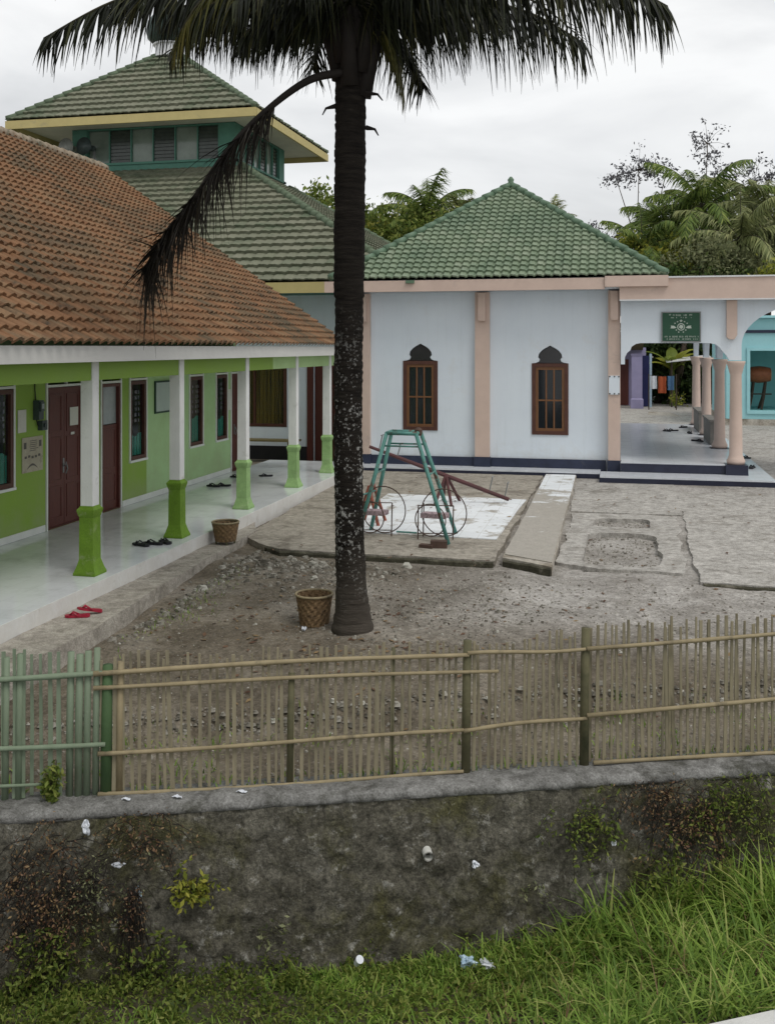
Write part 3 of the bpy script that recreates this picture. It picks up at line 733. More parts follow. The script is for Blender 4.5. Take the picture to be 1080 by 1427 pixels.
for i, (x, z) in enumerate(WIN):
    fmb = MB(); hw = .42
    fmb.prism([(x-hw,z),(x+hw,z),(x+hw,z+1.66),(x-hw,z+1.66)], [[(x-hw+.085,z+.085),(x+hw-.085,z+.085),(x+hw-.085,z+1.58),(x-hw+.085,z+1.58)]],
              lambda a, b: (a, 23.575, b), lambda a, b: (a, 23.66, b))
    win = fmb.build('window', wood_b, hall)
    mm_ = MB()
    mm_.prism([(x-.335,z+.085),(x+.335,z+.085),(x+.335,z+1.58),(x-.335,z+1.58)],
              [[(x-.27,z+.15),(x+.27,z+.15),(x+.27,z+1.51),(x-.27,z+1.51)]], lambda a, b: (a, 23.597, b), lambda a, b: (a, 23.645, b))
    for dx in (-.09, .09): mm_.box((x+dx-.018, 23.603, z+.15), (x+dx+.018, 23.64, z+1.51))
    mm_.box((x-.27, 23.606, z+.78), (x+.27, 23.637, z+.82))
    mm_.build('sash', C['orange_wood'], win)
    g = MB(); g.box((x-.27, 23.618, z+.15), (x+.27, 23.624, z+1.51)); g.build('pane', C['glass_dark'], win)
    if i == 0:
        cu = MB()
        for q in range(12):
            xx = x-.26+q*.022; cu.box((xx, 23.74+.01*(q % 2), z+.1), (xx+.02, 23.755+.01*(q % 2), z+1.55))
        cu.build('curtain', C['frost'], win)
    tl = MB(); o_ = ogee(x, z, .80, 1.66, .40)[2:-1]
    tl.prism(o_, [], lambda a, b: (a, 23.655, b), lambda a, b: (a, 23.68, b)); tl.build('fanlight', C['fan_glass'], win)
pl = MB(); pl.box((-6.16,23.545,.05),(-3.34,23.595,.41)); pl.box((-2.94,23.545,.05),(-.30,23.595,.41))
pl.build('plinth', C['navy'], hall)
def pilaster(x0, x1, y0=23.47, bracket=True):
    b = MB(); b.box((x0,y0,.43),(x1,23.597,4.3)); p = b.build('pilaster', C['peach'], hall)
    b = MB(); b.box((x0-.02,y0-.025,.05),(x1+.02,23.594,.427)); b.build('base', C['navy'], p)
    b = MB()
    if bracket:
        c = (x0+x1)/2
        b.sqloft(c, y0-.03, [(.075,3.62),(.085,3.66),(.085,4.28)])
        b.build('bracket', C['peach'], p)
pilaster(-6.16,-5.86); pilaster(-3.31,-2.97); pilaster(-.25,.02, 23.40)
b = MB(); b.box((-6.85,22.98,4.31),(-.32,23.10,4.57)); b.box((-.318,22.94,4.36),(1.05,23.105,4.60)); b.build('fascia', C['peach'], hall)
b = MB(); b.box((-6.75,23.105,4.33),(0,23.57,4.36)); b.box((-6.75,23.775,4.605),(.9,31.7,4.64)); b.build('soffit', C['white_wall'], hall)
pyramid_roof(hall, 'roof', -6.72, 1.0, 23.0, 31.4, 4.60, 7.36, C['green_tile'], C['green_ridge'], .195, .238, .05, .05, ridge_r=.085)
b = MB(); b.lathe((-2.86,27.2,7.36), [(.09,0),(.12,.06),(.07,.12),(.09,.18),(.03,.26)], 10); b.build('finial', C['green_ridge'], hall, smooth=True)
# small lamp bracket under the eave
b = MB(); b.box((-4.86,22.93,4.50),(-4.66,22.978,4.57)); b.build('broken_tile', C['green_ridge'], hall)
# apron and porch floor
b = MB(); b.box((-6.2,22.95,.05),(-.42,23.54,.20)); b.box((-.415,22.32,.05),(3.2,23.16,.205)); b.box((2.76,23.165,.05),(3.2,35.2,.204)); ap = b.build('apron', C['porch_tile'], hall)
b = MB(); b.box((-6.2,22.935,.0),(-.43,22.948,.165)); b.box((-.43,22.305,.0),(3.21,22.318,.168)); b.build('apron_face', C['navy_tile'], ap)
b = MB(); b.box((.025,23.20,.05),(2.72,35.2,.42)); pf = b.build('porch_floor', C['porch_tile'], hall)
b = MB(); b.box((.028,23.178,.206),(2.36,23.198,.395)); b.build('riser', C['navy_tile'], pf)
# porch front wall with stepped arch and round arch
ar = [(.12,2.62),(.12,2.78),(.17,2.88),(.24,2.94),(.27,3.02),(.36,3.08),(.46,3.10),(1.95,3.10),(2.08,3.07),(2.16,3.0),(2.22,2.92),(2.30,2.83),(2.36,2.72)]
ra = [(2.62+1.53*(1-math.cos(math.pi*i/22)), 3.05+.92*math.sin(math.pi*i/22)) for i in range(23)]
out = [(.03,2.62)] + ar + [(2.62,2.72)] + ra + [(5.68,2.70),(5.9,2.70),(5.9,4.06),(.03,4.06)]
b = MB(); b.prism(out, [], lambda a, c: (a, 23.30, c), lambda a, c: (a, 23.44, c)); b.build('arch_wall', C['white_wall'], hall)
# side wall of the colonnade with arches
sy = [23.45]; loop = [(23.45,4.06),(23.45,2.72)]
cy = [23.3,27.0,31.0,35.0]
for a, b2 in zip(cy[:-1], cy[1:]):
    r = (b2-a-.4)/2; c = (a+b2)/2
    loop += [(c - r*math.cos(math.pi*i/14), 2.72 + .85*math.sin(math.pi*i/14)) for i in range(15)]
loop += [(35.15,2.72),(35.15,4.06)]
b = MB(); b.prism(loop, [], lambda a, c: (2.42, a, c), lambda a, c: (2.56, a, c)); b.build('arcade_wall', C['white_wall'], hall)
b = MB(); b.box((.03,23.20,4.08),(2.9,35.4,4.55)); b.box((2.905,23.20,4.08),(6.2,26.2,4.545)); b.build('porch_roof', C['white_wall'], hall)
b = MB(); b.box((.0,23.02,4.075),(6.25,23.196,4.54)); b.box((6.21,23.2,4.075),(6.3,26.2,4.54)); b.build('porch_beam', C['peach'], hall)
b = MB(); b.box((-.02,22.99,4.542),(6.3,23.6,4.575)); b.box((-.0,22.998,4.045),(6.25,23.19,4.072)); b.build('beam_edge', C['tin'], hall)
for (x, z0, z1) in ((2.30,3.18,4.04),):
    b = MB(); b.prism([(x,z0+.05),(x+.06,z0),(x+.16,z0),(x+.22,z0+.1),(x+.22,z1),(x,z1)], [], lambda a, c: (a, 23.20, c), lambda a, c: (a, 23.297, c)); b.build('bracket', C['peach'], hall)
for i, (x, y) in enumerate([(2.5,23.3),(2.5,27),(2.5,31),(2.5,35),(5.8,23.3)]):
    b = MB(); b.lathe((x,y,0), [(.185,.43),(.20,.50),(.17,.56),(.142,.64),(.132,1.5),(.122,2.40),(.135,2.44),(.17,2.58),(.20,2.66),(.20,2.70)], 20); c = b.build('column', C['peach'], hall, smooth=True)
    b = MB(); b.sqloft(x, y, [(.235,.205),(.235,.426)]); b.build('base', C['navy_tile'], c)
for y0, y1, x in ((27.8,30.0,2.42),(31.7,33.9,2.42)):
    b = MB(); b.box((x-.08,y0,.42),(x+.10,y1,1.02)); b.box((x-.11,y0-.03,1.022),(x+.13,y1+.03,1.08)); b.build('parapet', C['block'], hall)

# sign board over the porch arch
sg = thing('sign_board', 'green sign board with pale emblem above the porch arch', 'sign', (1.33,23.29,3.13))
b = MB(); b.box((.92,23.255,3.13),(1.75,23.296,3.79)); b.build('board', C['sign_green'], sg)
b = MB(); b.prism([(.91,3.12),(1.76,3.12),(1.76,3.80),(.91,3.80)], [[(.935,3.145),(1.735,3.145),(1.735,3.775),(.935,3.775)]], lambda a, c: (a,23.245,c), lambda a, c: (a,23.254,c)); b.build('frame', C['grey_metal'], sg)
b = MB(); cx, cz = 1.335, 3.46
def flat(mb, pts, y=23.248): 
    mb.prism(pts, [], lambda a, c: (a, y, c), lambda a, c: (a, y+.006, c))
def star(mb, x, z, r):
    flat(mb, [(x+(r if i % 2 == 0 else r*.42)*math.sin(math.pi*i/5), z+(r if i % 2 == 0 else r*.42)*math.cos(math.pi*i/5)) for i in range(10)])
circ = [(cx+.082*math.cos(2*math.pi*i/24), cz+.082*math.sin(2*math.pi*i/24)) for i in range(24)]
circ2 = [(cx+.064*math.cos(2*math.pi*i/24), cz+.064*math.sin(2*math.pi*i/24)) for i in range(24)]
b.prism(circ, [circ2], lambda a, c: (a,23.248,c), lambda a, c: (a,23.2545,c))
flat(b, [(cx-.05,cz-.01),(cx-.02,cz+.045),(cx+.03,cz+.04),(cx+.05,cz-.005),(cx+.01,cz-.05),(cx-.02,cz-.03)])
star(b, cx, cz+.135, .038)
for dx, dz in ((-.075,.115),(.075,.115),(-.13,.08),(.13,.08)): star(b, cx+dx, cz+dz, .022)
for dx, dz in ((-.10,-.07),(.10,-.07),(-.05,-.115),(.05,-.115)): star(b, cx+dx, cz+dz, .022)
for sgn in (-1, 1):      # ribbon tails left and right of the globe
    flat(b, [(cx+sgn*.095,cz-.02),(cx+sgn*.15,cz+.025),(cx+sgn*.22,cz+.03),(cx+sgn*.21,cz),(cx+sgn*.23,cz-.03),(cx+sgn*.16,cz-.035)])
b.build('emblem', C['sign_white'], sg)
b = MB(); rg = random.Random(3)
def strokes(mb, x0, x1, z, h, y=23.248, arc=0):
    x = x0
    while x < x1:
        ww = rg.uniform(.008,.02); u = (x-x0)/(x1-x0)*2-1; zz = z - arc*(u*u)
        k = rg.random()
        if k < .75:
            flat(mb, [(x,zz),(x+.007,zz),(x+.007,zz+h),(x,zz+h)], y)
            if k < .5: flat(mb, [(x+.0075,zz+h*.7),(x+ww,zz+h*.7),(x+ww,zz+h),(x+.0075,zz+h)], y)
            if k < .3: flat(mb, [(x+.0075,zz),(x+ww,zz),(x+ww,zz+h*.25),(x+.0075,zz+h*.25)], y)
        x += ww + rg.choice((.008,.008,.009,.02))
strokes(b, 1.08, 1.60, 3.70, .035, arc=-.015); strokes(b, 1.12, 1.56, 3.655, .022)
strokes(b, .96, 1.71, 3.225, .034); strokes(b, .98, 1.69, 3.175, .025)
b.build('lettering', C['sign_white'], sg)

# notice bolted to the pilaster
b = MB(); b.box((-.235,23.372,1.93),(.005,23.396,2.36)); nb = b.build('notice_plate', C['white_wall'], loc=(-.11,23.39,1.93)); tag(nb, 'small white notice plate bolted on the peach pilaster', 'notice')
b = MB()
for dx in (-.215,-.11,-.015):
    for z in (1.95,2.34): b.box((dx-.014,23.362,z-.014),(dx+.014,23.371,z+.014))
b.build('bolt', C['dark'], nb)

# ------------------------------------------------------------------ two-tiered mosque behind
mq = thing('mosque', 'old mosque with two-tier mossy green roof and window lantern', 'mosque', (-15.2,31,0))
b = MB(); b.box((-24.6,25.0,.0),(-18.0,25.15,4.6)); 
b.prism([(-17.99,.0),(-6.17,.0),(-6.17,4.6),(-17.99,4.6)], [[(-10.3,.92),(-8.47,.92),(-8.47,2.72),(-10.3,2.72)],[(-7.72,.06),(-7.2,.06),(-7.2,2.75),(-7.72,2.75)]], lambda a, c: (a,25.0,c), lambda a, c: (a,25.15,c))
b.box((-24.6,25.155,0),(-24.45,42,4.6)); b.box((-24.44,41.85,0),(-6.2,42,4.6)); b.box((-6.33,25.155,0),(-6.175,41.84,4.6)); b.build('wall', C['white_wall'], mq)
b = MB(); b.box((-17,24.95,.0),(-7.74,24.995,.42)); b.box((-7.18,24.95,.0),(-6.18,24.995,.42)); b.build('plinth', C['dark'], mq)
b = MB(); b.prism([(-10.3,.92),(-8.47,.92),(-8.47,2.72),(-10.3,2.72)], [[(-10.2,1.0),(-9.4,1.0),(-9.4,2.64),(-10.2,2.64)],[(-9.34,1.0),(-8.56,1.0),(-8.56,2.64),(-9.34,2.64)]], lambda a, c: (a,24.99,c), lambda a, c: (a,25.06,c)); mw = b.build('window', C['brown_frame'], mq)
b = MB(); b.box((-10.2,25.02,1.0),(-8.56,25.026,2.64)); b.build('pane', C['glass'], mw)
b = MB()
for q in range(40):
    xx = -10.0+q*.036; b.box((xx,25.10+.02*(q % 3),.98),(xx+.034,25.115+.02*(q % 3),2.68))
b.build('curtain', C['gold_cloth'], mw)
b = MB(); b.box((-7.70,25.02,.06),(-7.22,25.06,2.73)); b.build('door', C['brown'], mq)
b = MB(); b.box((-7.9,24.93,.0),(-7.74,24.998,2.85)); b.box((-7.18,24.93,.0),(-6.9,24.998,2.85)); b.build('door_frame', C['brown'], mq)
pyramid_roof(mq, 'lower_roof', -25.3, -4.95, 23.9, 43.1, 4.63, 8.97, C['mosque_tile'], C['mosque_ridge'], .30, .42, .03, .085, top=(-18.2,-12.1,31,36), ridge_r=.11, sub=6)
b = MB(); b.box((-25.3,23.86,4.36),(-6.86,23.93,4.63)); b.build('fascia', C['yellow'], mq)
b = MB(); b.box((-25.2,23.935,4.36),(-6.9,25.0,4.39)); b.build('soffit', C['teal_paint'], mq)
# lantern
lt = MB()
def lantern_side(mb, A, B, z0, z1, cols):
    A, B = V(A), V(B); d = (B-A); L = d.length; d.normalize(); nn = V((d.y, -d.x, 0))
    def bx(u0, u1, za, zb, t0, t1):
        c = A + d*((u0+u1)/2) + nn*((t0+t1)/2); mb.obox((c.x,c.y,(za+zb)/2), d*((u1-u0)/2), nn*((t1-t0)/2), V((0,0,(zb-za)/2)))
    return bx, L
sides = [((-18.2,31),(-12.3,31)),((-12.3,31),(-12.3,36)),((-12.3,36),(-18.2,36)),((-18.2,36),(-18.2,31))]
lz0, lz1 = 8.55, 10.42
lan = None
for si, (A, B) in enumerate(sides):
    frame = MB(); glassm = MB(); sill = MB(); A3 = (A[0],A[1],0); B3 = (B[0],B[1],0)
    bx, L = lantern_side(frame, A3, B3, lz0, lz1, 6)
    bs, _ = lantern_side(sill, A3, B3, lz0, lz1, 6)
    panes = []
    for q in range(6):
        pm_ = MB(); panes.append((lantern_side(pm_, A3, B3, lz0, lz1, 6)[0], pm_))
    i0 = 0 if si % 2 == 0 else .203; i1 = L - i0; zz_ = .004*(si % 2)
    bx(i0,.55,9.24,lz1-zz_,-.2,0); bx(L-.55,i1,9.24,lz1-zz_,-.2,0); bs(i0,i1,lz0+zz_,9.16-zz_,-.2,.0)
    bs(-.06 if si % 2 == 0 else .002, L+.06 if si % 2 == 0 else L-.002, 9.162,9.235-zz_,-.19,.06)
    bx(.552,L-.552,10.36,lz1-zz_,-.18,-.01)
    ncol = 6; step = (L-1.1)/ncol
    for q in range(ncol+1):
        u = .55+q*step; u = min(max(u, .56), L-.6)
        bx(u,u+.035,9.24,10.358,-.12,-.03)
    for q in range(ncol):
        u0 = .55+q*step+.04; u1 = .55+(q+1)*step-.005
        if q % 2 == 1:
            for zz in range(9): panes[q][0](u0,u1,9.25+zz*.12,9.25+zz*.12+.09,-.09-.01*(zz % 2),-.08)
        if q % 2 == 1: panes[q][0](u0,u1,9.24,10.358,-.13,-.125)
        else: panes[q][0](u0,u1,9.24,10.358,-.11,-.105)
    fr_ = frame.build('lantern_wall' if lan else 'lantern', C['teal_paint'], mq); lan = lan or fr_
    sill.build('sill', C['teal_paint'], fr_); [pm_.build('louvre_window' if q % 2 else 'window_pane', C['louvre'] if q % 2 else C['pane_reflection'], fr_) for q, (_, pm_) in enumerate(panes)]
ER = (-19.75,-11.05,29.55,37.45)
up = pyramid_roof(mq, 'upper_roof', ER[0], ER[1], ER[2], ER[3], 10.50, 13.45, C['mosque_tile'], C['mosque_ridge'], .30, .42, .03, .085, ridge_r=.1, sub=6, top=(-16.0,-15.35,33.2,33.8))
b = MB()
b.box((ER[0]-.03,ER[2]-.05,10.22),(ER[1]+.03,ER[2]+.02,10.49)); b.box((ER[1]-.02,ER[2]+.025,10.22),(ER[1]+.05,ER[3],10.49))
b.box((ER[0]-.05,ER[2]+.025,10.22),(ER[0]+.02,ER[3],10.49)); b.box((ER[0]-.03,ER[3]+.005,10.22),(ER[1]+.03,ER[3]+.05,10.49)); b.build('fascia', C['yellow'], up)
b = MB()
for (p, q) in (((ER[0]+.03,ER[2]+.03),(ER[1]-.03,30.99)),((ER[0]+.03,36.01),(ER[1]-.03,ER[3]-.01)),((ER[0]+.03,31.0),(-18.21,36.0)),((-12.29,31.0),(ER[1]-.03,36.0))):
    b.box((p[0],p[1],10.425),(q[0],q[1],10.455))
b.build('soffit', C['soffit'], up)
b = MB(); b.lathe((-15.75,33.5,13.4), [(.62,0),(.62,.08),(.55,.1),(.55,.42),(.62,.45),(.62,.5)], 20)
b.build('dome_drum', C['tin'], mq)
b = MB(); b.lathe((-15.75,33.5,13.9), [(.58,0),(.80,.18),(.88,.45),(.80,.8),(.58,1.1),(.3,1.35),(.1,1.6),(.05,1.9),(.09,2.0),(.02,2.15)], 22); b.build('dome', C['dome'], mq, smooth=True)
for i, x in enumerate((-18.02,-17.35)):
    h = thing('horn_speaker', ['pale horn loudspeaker at the left corner of the mosque lantern','dark horn loudspeaker nearer the middle of the mosque lantern'][i], 'loudspeaker', (x,30.7,9.6), 'loudspeakers on the mosque lantern')
    b = MB(); pr = [(.30,0),(.27,.05),(.18,.2),(.1,.36),(.07,.5),(.1,.52),(.1,.66)]
    pts = [V((x-.1*(1-k[1]),30.45+k[1]*.8,9.75)) for k in pr]; b.tube(pts, [k[0] for k in pr], 18, cap=True)
    b.build('horn', C['horn'] if i == 0 else C['meter'], h, smooth=True)
    b = MB(); b.box((x-.03,30.93,9.4),(x+.03,30.99,9.75)); b.build('bracket', C['grey_metal'], h)

# ------------------------------------------------------------------ school
XW = -8.2
sch = thing('school_building', 'long green school wing with terracotta tile roof and veranda', 'school', (-8.2,14,0))
# openings of the veranda wall: (y0, y1, z0, z1)
WINS = [(10.35,12.41,1.06,2.42),(15.83,16.42,1.05,2.42),(18.29,18.91,1.06,2.42),(19.61,20.20,1.06,2.42)]
DOORS = [(13.26,14.31,.30,2.40),(14.85,15.48,.30,2.40),(20.45,21.0,.30,2.42)]
holes = [[(a,z0),(b,z0),(b,z1+.15),(a,z1+.15)] for a, b, z0, z1 in WINS] + [[(a,.302),(b,.302),(b,z1+.15),(a,z1+.15)] for a, b, z0, z1 in DOORS]
b = MB(); b.prism([(2,.0),(21.2,.0),(21.2,2.95),(2,2.95)], holes, lambda a, c: (XW,a,c), lambda a, c: (XW-.15,a,c))
b.box((-15.2,2,0),(-15.05,21.2,2.95)); 
b.prism([(-15.04,0),(XW-.152,0),(XW-.152,2.95),(-9.0,4.9),(-11.7,6.9),(-14.5,4.9),(-15.04,2.95)], [], lambda a, c: (a,21.05,c), lambda a, c: (a,21.2,c))
b.prism([(-15.04,0),(XW-.152,0),(XW-.152,2.95),(-11.7,6.9),(-15.04,2.95)], [], lambda a, c: (a,2.0,c), lambda a, c: (a,2.15,c))
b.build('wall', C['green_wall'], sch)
b = MB(); b.box((-15.04,2.16,.2),(XW-.16,21.04,.29)); b.box((-15.04,2.16,2.86),(XW-.16,21.04,2.9)); b.build('ceiling', C['cool_white'], sch)
b = MB(); b.box((XW+.002,2,.302),(XW+.02,21.2,.41)); 
for a, c, z0, z1 in []: pass
b = MB()
edges = sorted([(a,c) for a,c,_,_ in DOORS]); y = 2
for a, c in edges + [(21.2,21.2)]:
    if a-y > .05: b.box((XW+.002,y+.01,.302),(XW+.016,a-.06,.40))
    y = c+.06
b.build('skirting', C['trim'], sch)
def surround(y0, y1, z0, z1, door=False):
    """white trim with slatted vent above"""
    t = MB(); w_ = .035
    t.box((XW-.02,y0-w_,z0),(XW+.022,y0,z1+.15)); t.box((XW-.02,y1,z0),(XW+.022,y1+w_,z1+.15))
    t.box((XW-.02,y0,z1+.01),(XW+.024,y1,z1+.045)); t.box((XW-.02,y0,z1+.088),(XW+.02,y1,z1+.106)); t.box((XW-.02,y0-w_,z1+.152),(XW+.022,y1+w_,z1+.175))
    if y1-y0 > .9: t.box((XW-.02,(y0+y1)/2-.015,z1+.046),(XW+.021,(y0+y1)/2+.015,z1+.15))
    if not door: t.box((XW-.02,y0-w_,z0-.04),(XW+.035,y1+w_,z0-.001))
    return t
for i, (a, c, z0, z1) in enumerate(WINS):
    f = MB(); fw = .065
    f.prism([(a,z0),(c,z0),(c,z1),(a,z1)], [[(a+fw,z0+fw),(c-fw,z0+fw),(c-fw,z1-fw),(a+fw,z1-fw)]] if i else
            [[(a+fw,z0+fw),(a+.98,z0+fw),(a+.98,z1-fw),(a+fw,z1-fw)],[(a+1.06,z0+fw),(c-fw,z0+fw),(c-fw,z1-fw),(a+1.06,z1-fw)]],
            lambda p, q: (XW+.012,p,q), lambda p, q: (XW-.07,p,q))
    wn = f.build('window', C['brown_frame'], sch)
    surround(a, c, z0, z1).build('surround', C['trim'], wn)
    g = MB(); g.box((XW-.035,a+fw,z0+fw),(XW-.03,c-fw,z1-fw)); g.build('pane', C['glass'], wn)
    cu = MB(); k = int((c-a)/.05)
    for q in range(k):
        yy = a + q*(c-a)/k; hh = [.46,.42,.55,.45][i] + .03*math.sin(q*.9)
        cu.box((XW-.075+.012*(q % 2),yy,z0+.0),(XW-.066+.012*(q % 2),yy+(c-a)/k*.98,z0+hh))
    cu.build('curtain', C['teal_cloth'], wn)
    hg = MB(); rg = random.Random(i)
    for q in range(4 if i else 10):
        yy = a+.12+rg.random()*(c-a-.2); zz = z1-.2
        while zz > z0+.65:
            hg.obox((XW-.052,yy+rg.uniform(-.01,.01),zz), (.004,0,0),(0,.018,.006),(0,-.006,.03)); zz -= .1
    hg.build('hanging_ornament', C['frost'], wn)
def panel_door(a, c, z0, z1, handle=True, half=False):
    ym = (a+c)/2; d = MB(); fw = .05
    d.prism([(a,z0+.005),(c,z0+.005),(c,z1),(a,z1)], [[(a+fw,z0+.02),(c-fw,z0+.02),(c-fw,z1-fw),(a+fw,z1-fw)]], lambda p, q: (XW+.01,p,q), lambda p, q: (XW-.09,p,q))
    dr = d.build('door', C['brown'], sch)
    surround(a, c, z0, z1, True).build('surround', C['trim'], dr)
    lv = [(a+fw, ym-.004), (ym+.004, c-fw)] if not half else [(a+fw, c-fw)]
    for (p, q) in lv:
        top = z1-fw if not half else 1.72
        e = MB(); e.box((XW-.075,p,z0+.02),(XW-.03,q,top))
        for (za, zb) in ((.12,.62),(.68,1.35),(1.42,2.0)):
            if z0+zb < top:
                e.prism([(p+.06,z0+za),(q-.06,z0+za),(q-.06,z0+zb),(p+.06,z0+zb)], [[(p+.09,z0+za+.03),(q-.09,z0+za+.03),(q-.09,z0+zb-.03),(p+.09,z0+zb-.03)]], lambda y_, q_: (XW-.022,y_,q_), lambda y_, q_: (XW-.029,y_,q_))
        e.build('leaf', C['brown'], dr)
    if half:
        e = MB(); e.box((XW-.06,a+fw,1.73),(XW-.05,c-fw,z1-fw)); e.build('pane', C['frost'], dr)
    if handle:
        e = MB(); e.box((XW-.028,ym-.05,z0+.80),(XW-.018,ym-.015,z0+1.02)); e.tube([(XW-.018,ym-.03,z0+.9),(XW+.01,ym-.03,z0+.92),(XW+.012,ym-.07,z0+.95)], .009, 6); e.tube([(XW-.018,ym+.03,z0+.78),(XW+.01,ym+.03,z0+.86),(XW-.018,ym+.03,z0+.96)], .009, 6); e.build('handle', C['grey_metal'], dr)
    return dr
panel_door(*DOORS[0]); panel_door(*DOORS[1], handle=False, half=True); panel_door(*DOORS[2])
# veranda
b = MB(); b.box((XW-.002,2,.0),(-5.86,22.9,.298)); vf = b.build('veranda_floor', C['white_tile'], sch)
b = MB(); b.box((-5.858,2,.0),(-5.84,20.9,.296)); b.build('floor_edge', C['col_white'], vf)
lg = MB()
lg.prism(rough_poly([(-5.838,2.0),(-5.30,2.0),(-5.27,7.0),(-5.24,9.3),(-5.40,11.5),(-5.50,13.6),(-5.55,14.9),(-5.838,15.6)], .15, .03, 8), [], lambda a, c: (a,c,.125+.012*fbm(a*3,c*3)), lambda a, c: (a+.03,c,-.4))
lg.build('ledge', C['ledge'], sch)
for i, y in enumerate([6.0,8.42,10.87,13.29,15.89,18.56,20.85]):
    g_ = C['green_low_exposure'] if y < 15 else C['green_high_exposure']; x = -6.15  # far pedestals take the brighter copy of the same green
    b = MB(); b.sqloft(x, y, [(.078,1.0),(.076,2.98)]); cc = b.build('column', C['col_white'], sch)
    b = MB(); b.sqloft(x, y, [(.142,.30),(.142,.325),(.120,.38),(.092,.48),(.088,.98),(.096,1.0),(.110,1.05),(.112,1.075),(.092,1.10),(.080,1.12)]); b.build('pedestal', g_, cc)
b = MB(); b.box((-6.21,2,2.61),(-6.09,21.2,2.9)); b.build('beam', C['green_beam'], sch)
b = MB(); b.box((-6.2,21.08,2.61),(-8.0,21.2,2.9)); 
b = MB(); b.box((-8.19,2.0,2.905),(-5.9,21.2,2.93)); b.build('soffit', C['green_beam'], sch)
b = MB(); b.box((-5.885,2.0,2.835),(-5.85,21.25,3.02)); b.build('fascia', C['fascia'], sch)
EX, RX, EZ, RZ = -5.82, -11.7, 3.03, 7.15
rf = MB()
for sgn in (1, -1):
    ex = EX if sgn > 0 else 2*RX-EX
    ev = V((RX-ex, 0, RZ-EZ)); vm = ev.length; ev.normalize()
    if sgn > 0: eu = V((0,1,0)); org = V((ex,2.0,EZ))
    else: eu = V((0,-1,0)); org = V((ex,21.3,EZ))
    nr = eu.cross(ev).normalized()
    if nr.z < 0: nr = -nr
    tiled_slope(rf, org, eu, ev, nr, .19, .215, lambda v: 0, lambda v: 19.3, vm, .055, .045, 8)
roof = rf.build('roof', C['terracotta'], sch)
b = MB()
for q in range(62):
    y = 2.0+q*.312; b.tube([(RX,y,RZ+.03+.012*fbm(q*.7,1)),(RX,y+.34,RZ+.02+.012*fbm(q*.7+.7,1))], [.125,.11], 9)
b.build('ridge_cap', C['ridge'], roof, smooth=True)
b = MB(); b.prism([(EX,EZ-.02),(EX,EZ+.02),(RX,RZ+.02),(2*RX-EX,EZ+.02),(2*RX-EX,EZ-.02),(RX,RZ-.16)], [], lambda a, c: (a,21.30,c), lambda a, c: (a,21.33,c)); b.build('verge_board', C['ridge'], roof)

# things hanging on the school wall
def on_wall(name, label, cat, y0, y1, z0, z1, m, th=.02, frame=None, fw=.03):
    t = MB(); t.box((XW+.003,y0,z0),(XW+.003+th,y1,z1)); o = t.build(name, m, loc=(XW,(y0+y1)/2,z0)); tag(o, label, cat)
    if frame:
        f = MB(); f.prism([(y0-fw,z0-fw),(y1+fw,z0-fw),(y1+fw,z1+fw),(y0-fw,z1+fw)], [[(y0+.001,z0+.001),(y1-.001,z0+.001),(y1-.001,z1-.001),(y0+.001,z1-.001)]], lambda p, q: (XW+.004,p,q), lambda p, q: (XW+.012+th,p,q)); f.build('frame', frame, o)
    return o
on_wall('notice_board', 'pale notice board in dark green frame on the school wall', 'notice board', 16.78,17.45,1.83,2.36, C['whiteboard'], .02, C['dark_green'])
on_wall('wall_card', 'plain white card left of the electric meter', 'card', 12.52,12.72,1.80,2.12, C['paper'], .008)
po = on_wall('wall_poster', 'yellowed printed poster under the electric meter', 'poster', 12.62,13.14,1.22,1.72, C['aged_paper'], .008)
b = MB(); rg = random.Random(11)
def wflat(mb, y, z, w_, h_): mb.box((XW+.0115,y,z),(XW+.0135,y+w_,z+h_))
for q in range(6): wflat(b, 12.80+rg.random()*.02, 1.66-q*.028, rg.uniform(.12,.22), .009)
for q in range(5): wflat(b, 12.68+q*.085, 1.42+.01*math.sin(q*2), .05, .035)
wflat(b, 12.66,1.56,.06,.09); wflat(b, 13.04,1.57,.06,.09)
b.prism([(12.74+.26*i/10, 1.27+.07*math.sin(math.pi*i/10)) for i in range(11)] + [(13.0-.26*i/10, 1.265+.045*math.sin(math.pi*i/10)) for i in range(11)], [], lambda p, q: (XW+.0115,p,q), lambda p, q: (XW+.0135,p,q))
b.build('print', C['ink'], po)
pa = MB(); pa.box((XW-.021,13.93,1.80),(XW-.018,14.17,2.08)); po = tag(pa.build('paper_sheet', C['paper'], loc=(XW,14.05,1.8)), 'paper sheet taped on the brown double door', 'paper')
pa = MB(); pa.box((XW-.021,13.96,1.66),(XW-.018,14.06,1.70)); tag(pa.build('paper_slip', C['paper'], loc=(XW,14.0,1.66)), 'small white slip below the sheet on the brown door', 'paper')
pa = MB(); pa.box((XW+.003,20.27,1.65),(XW+.01,20.42,2.1)); tag(pa.build('paper_notice', C['paper'], loc=(XW,20.3,1.65)), 'tall white paper beside the last school door', 'paper')
em_ = thing('electric_meter', 'dark electric meter and cut-out box on green school wall', 'electric meter', (XW,13.0,1.9))
b = MB(); b.sqloft(0,0,[]) if False else None
b.box((XW+.003,12.90,1.96),(XW+.10,13.02,2.24)); b.box((XW+.101,12.915,2.08),(XW+.125,13.005,2.22)); b.build('case', C['meter'], em_)
b = MB(); b.box((XW+.126,12.93,2.12),(XW+.129,12.99,2.19)); b.build('dial', C['frost'], em_)
b = MB(); b.box((XW+.003,13.02,1.80),(XW+.08,13.15,1.94)); b.tube([(XW+.08,13.085,1.87),(XW+.10,13.085,1.87)], .035, 12); b.build('cut_out', C['meter'], em_)
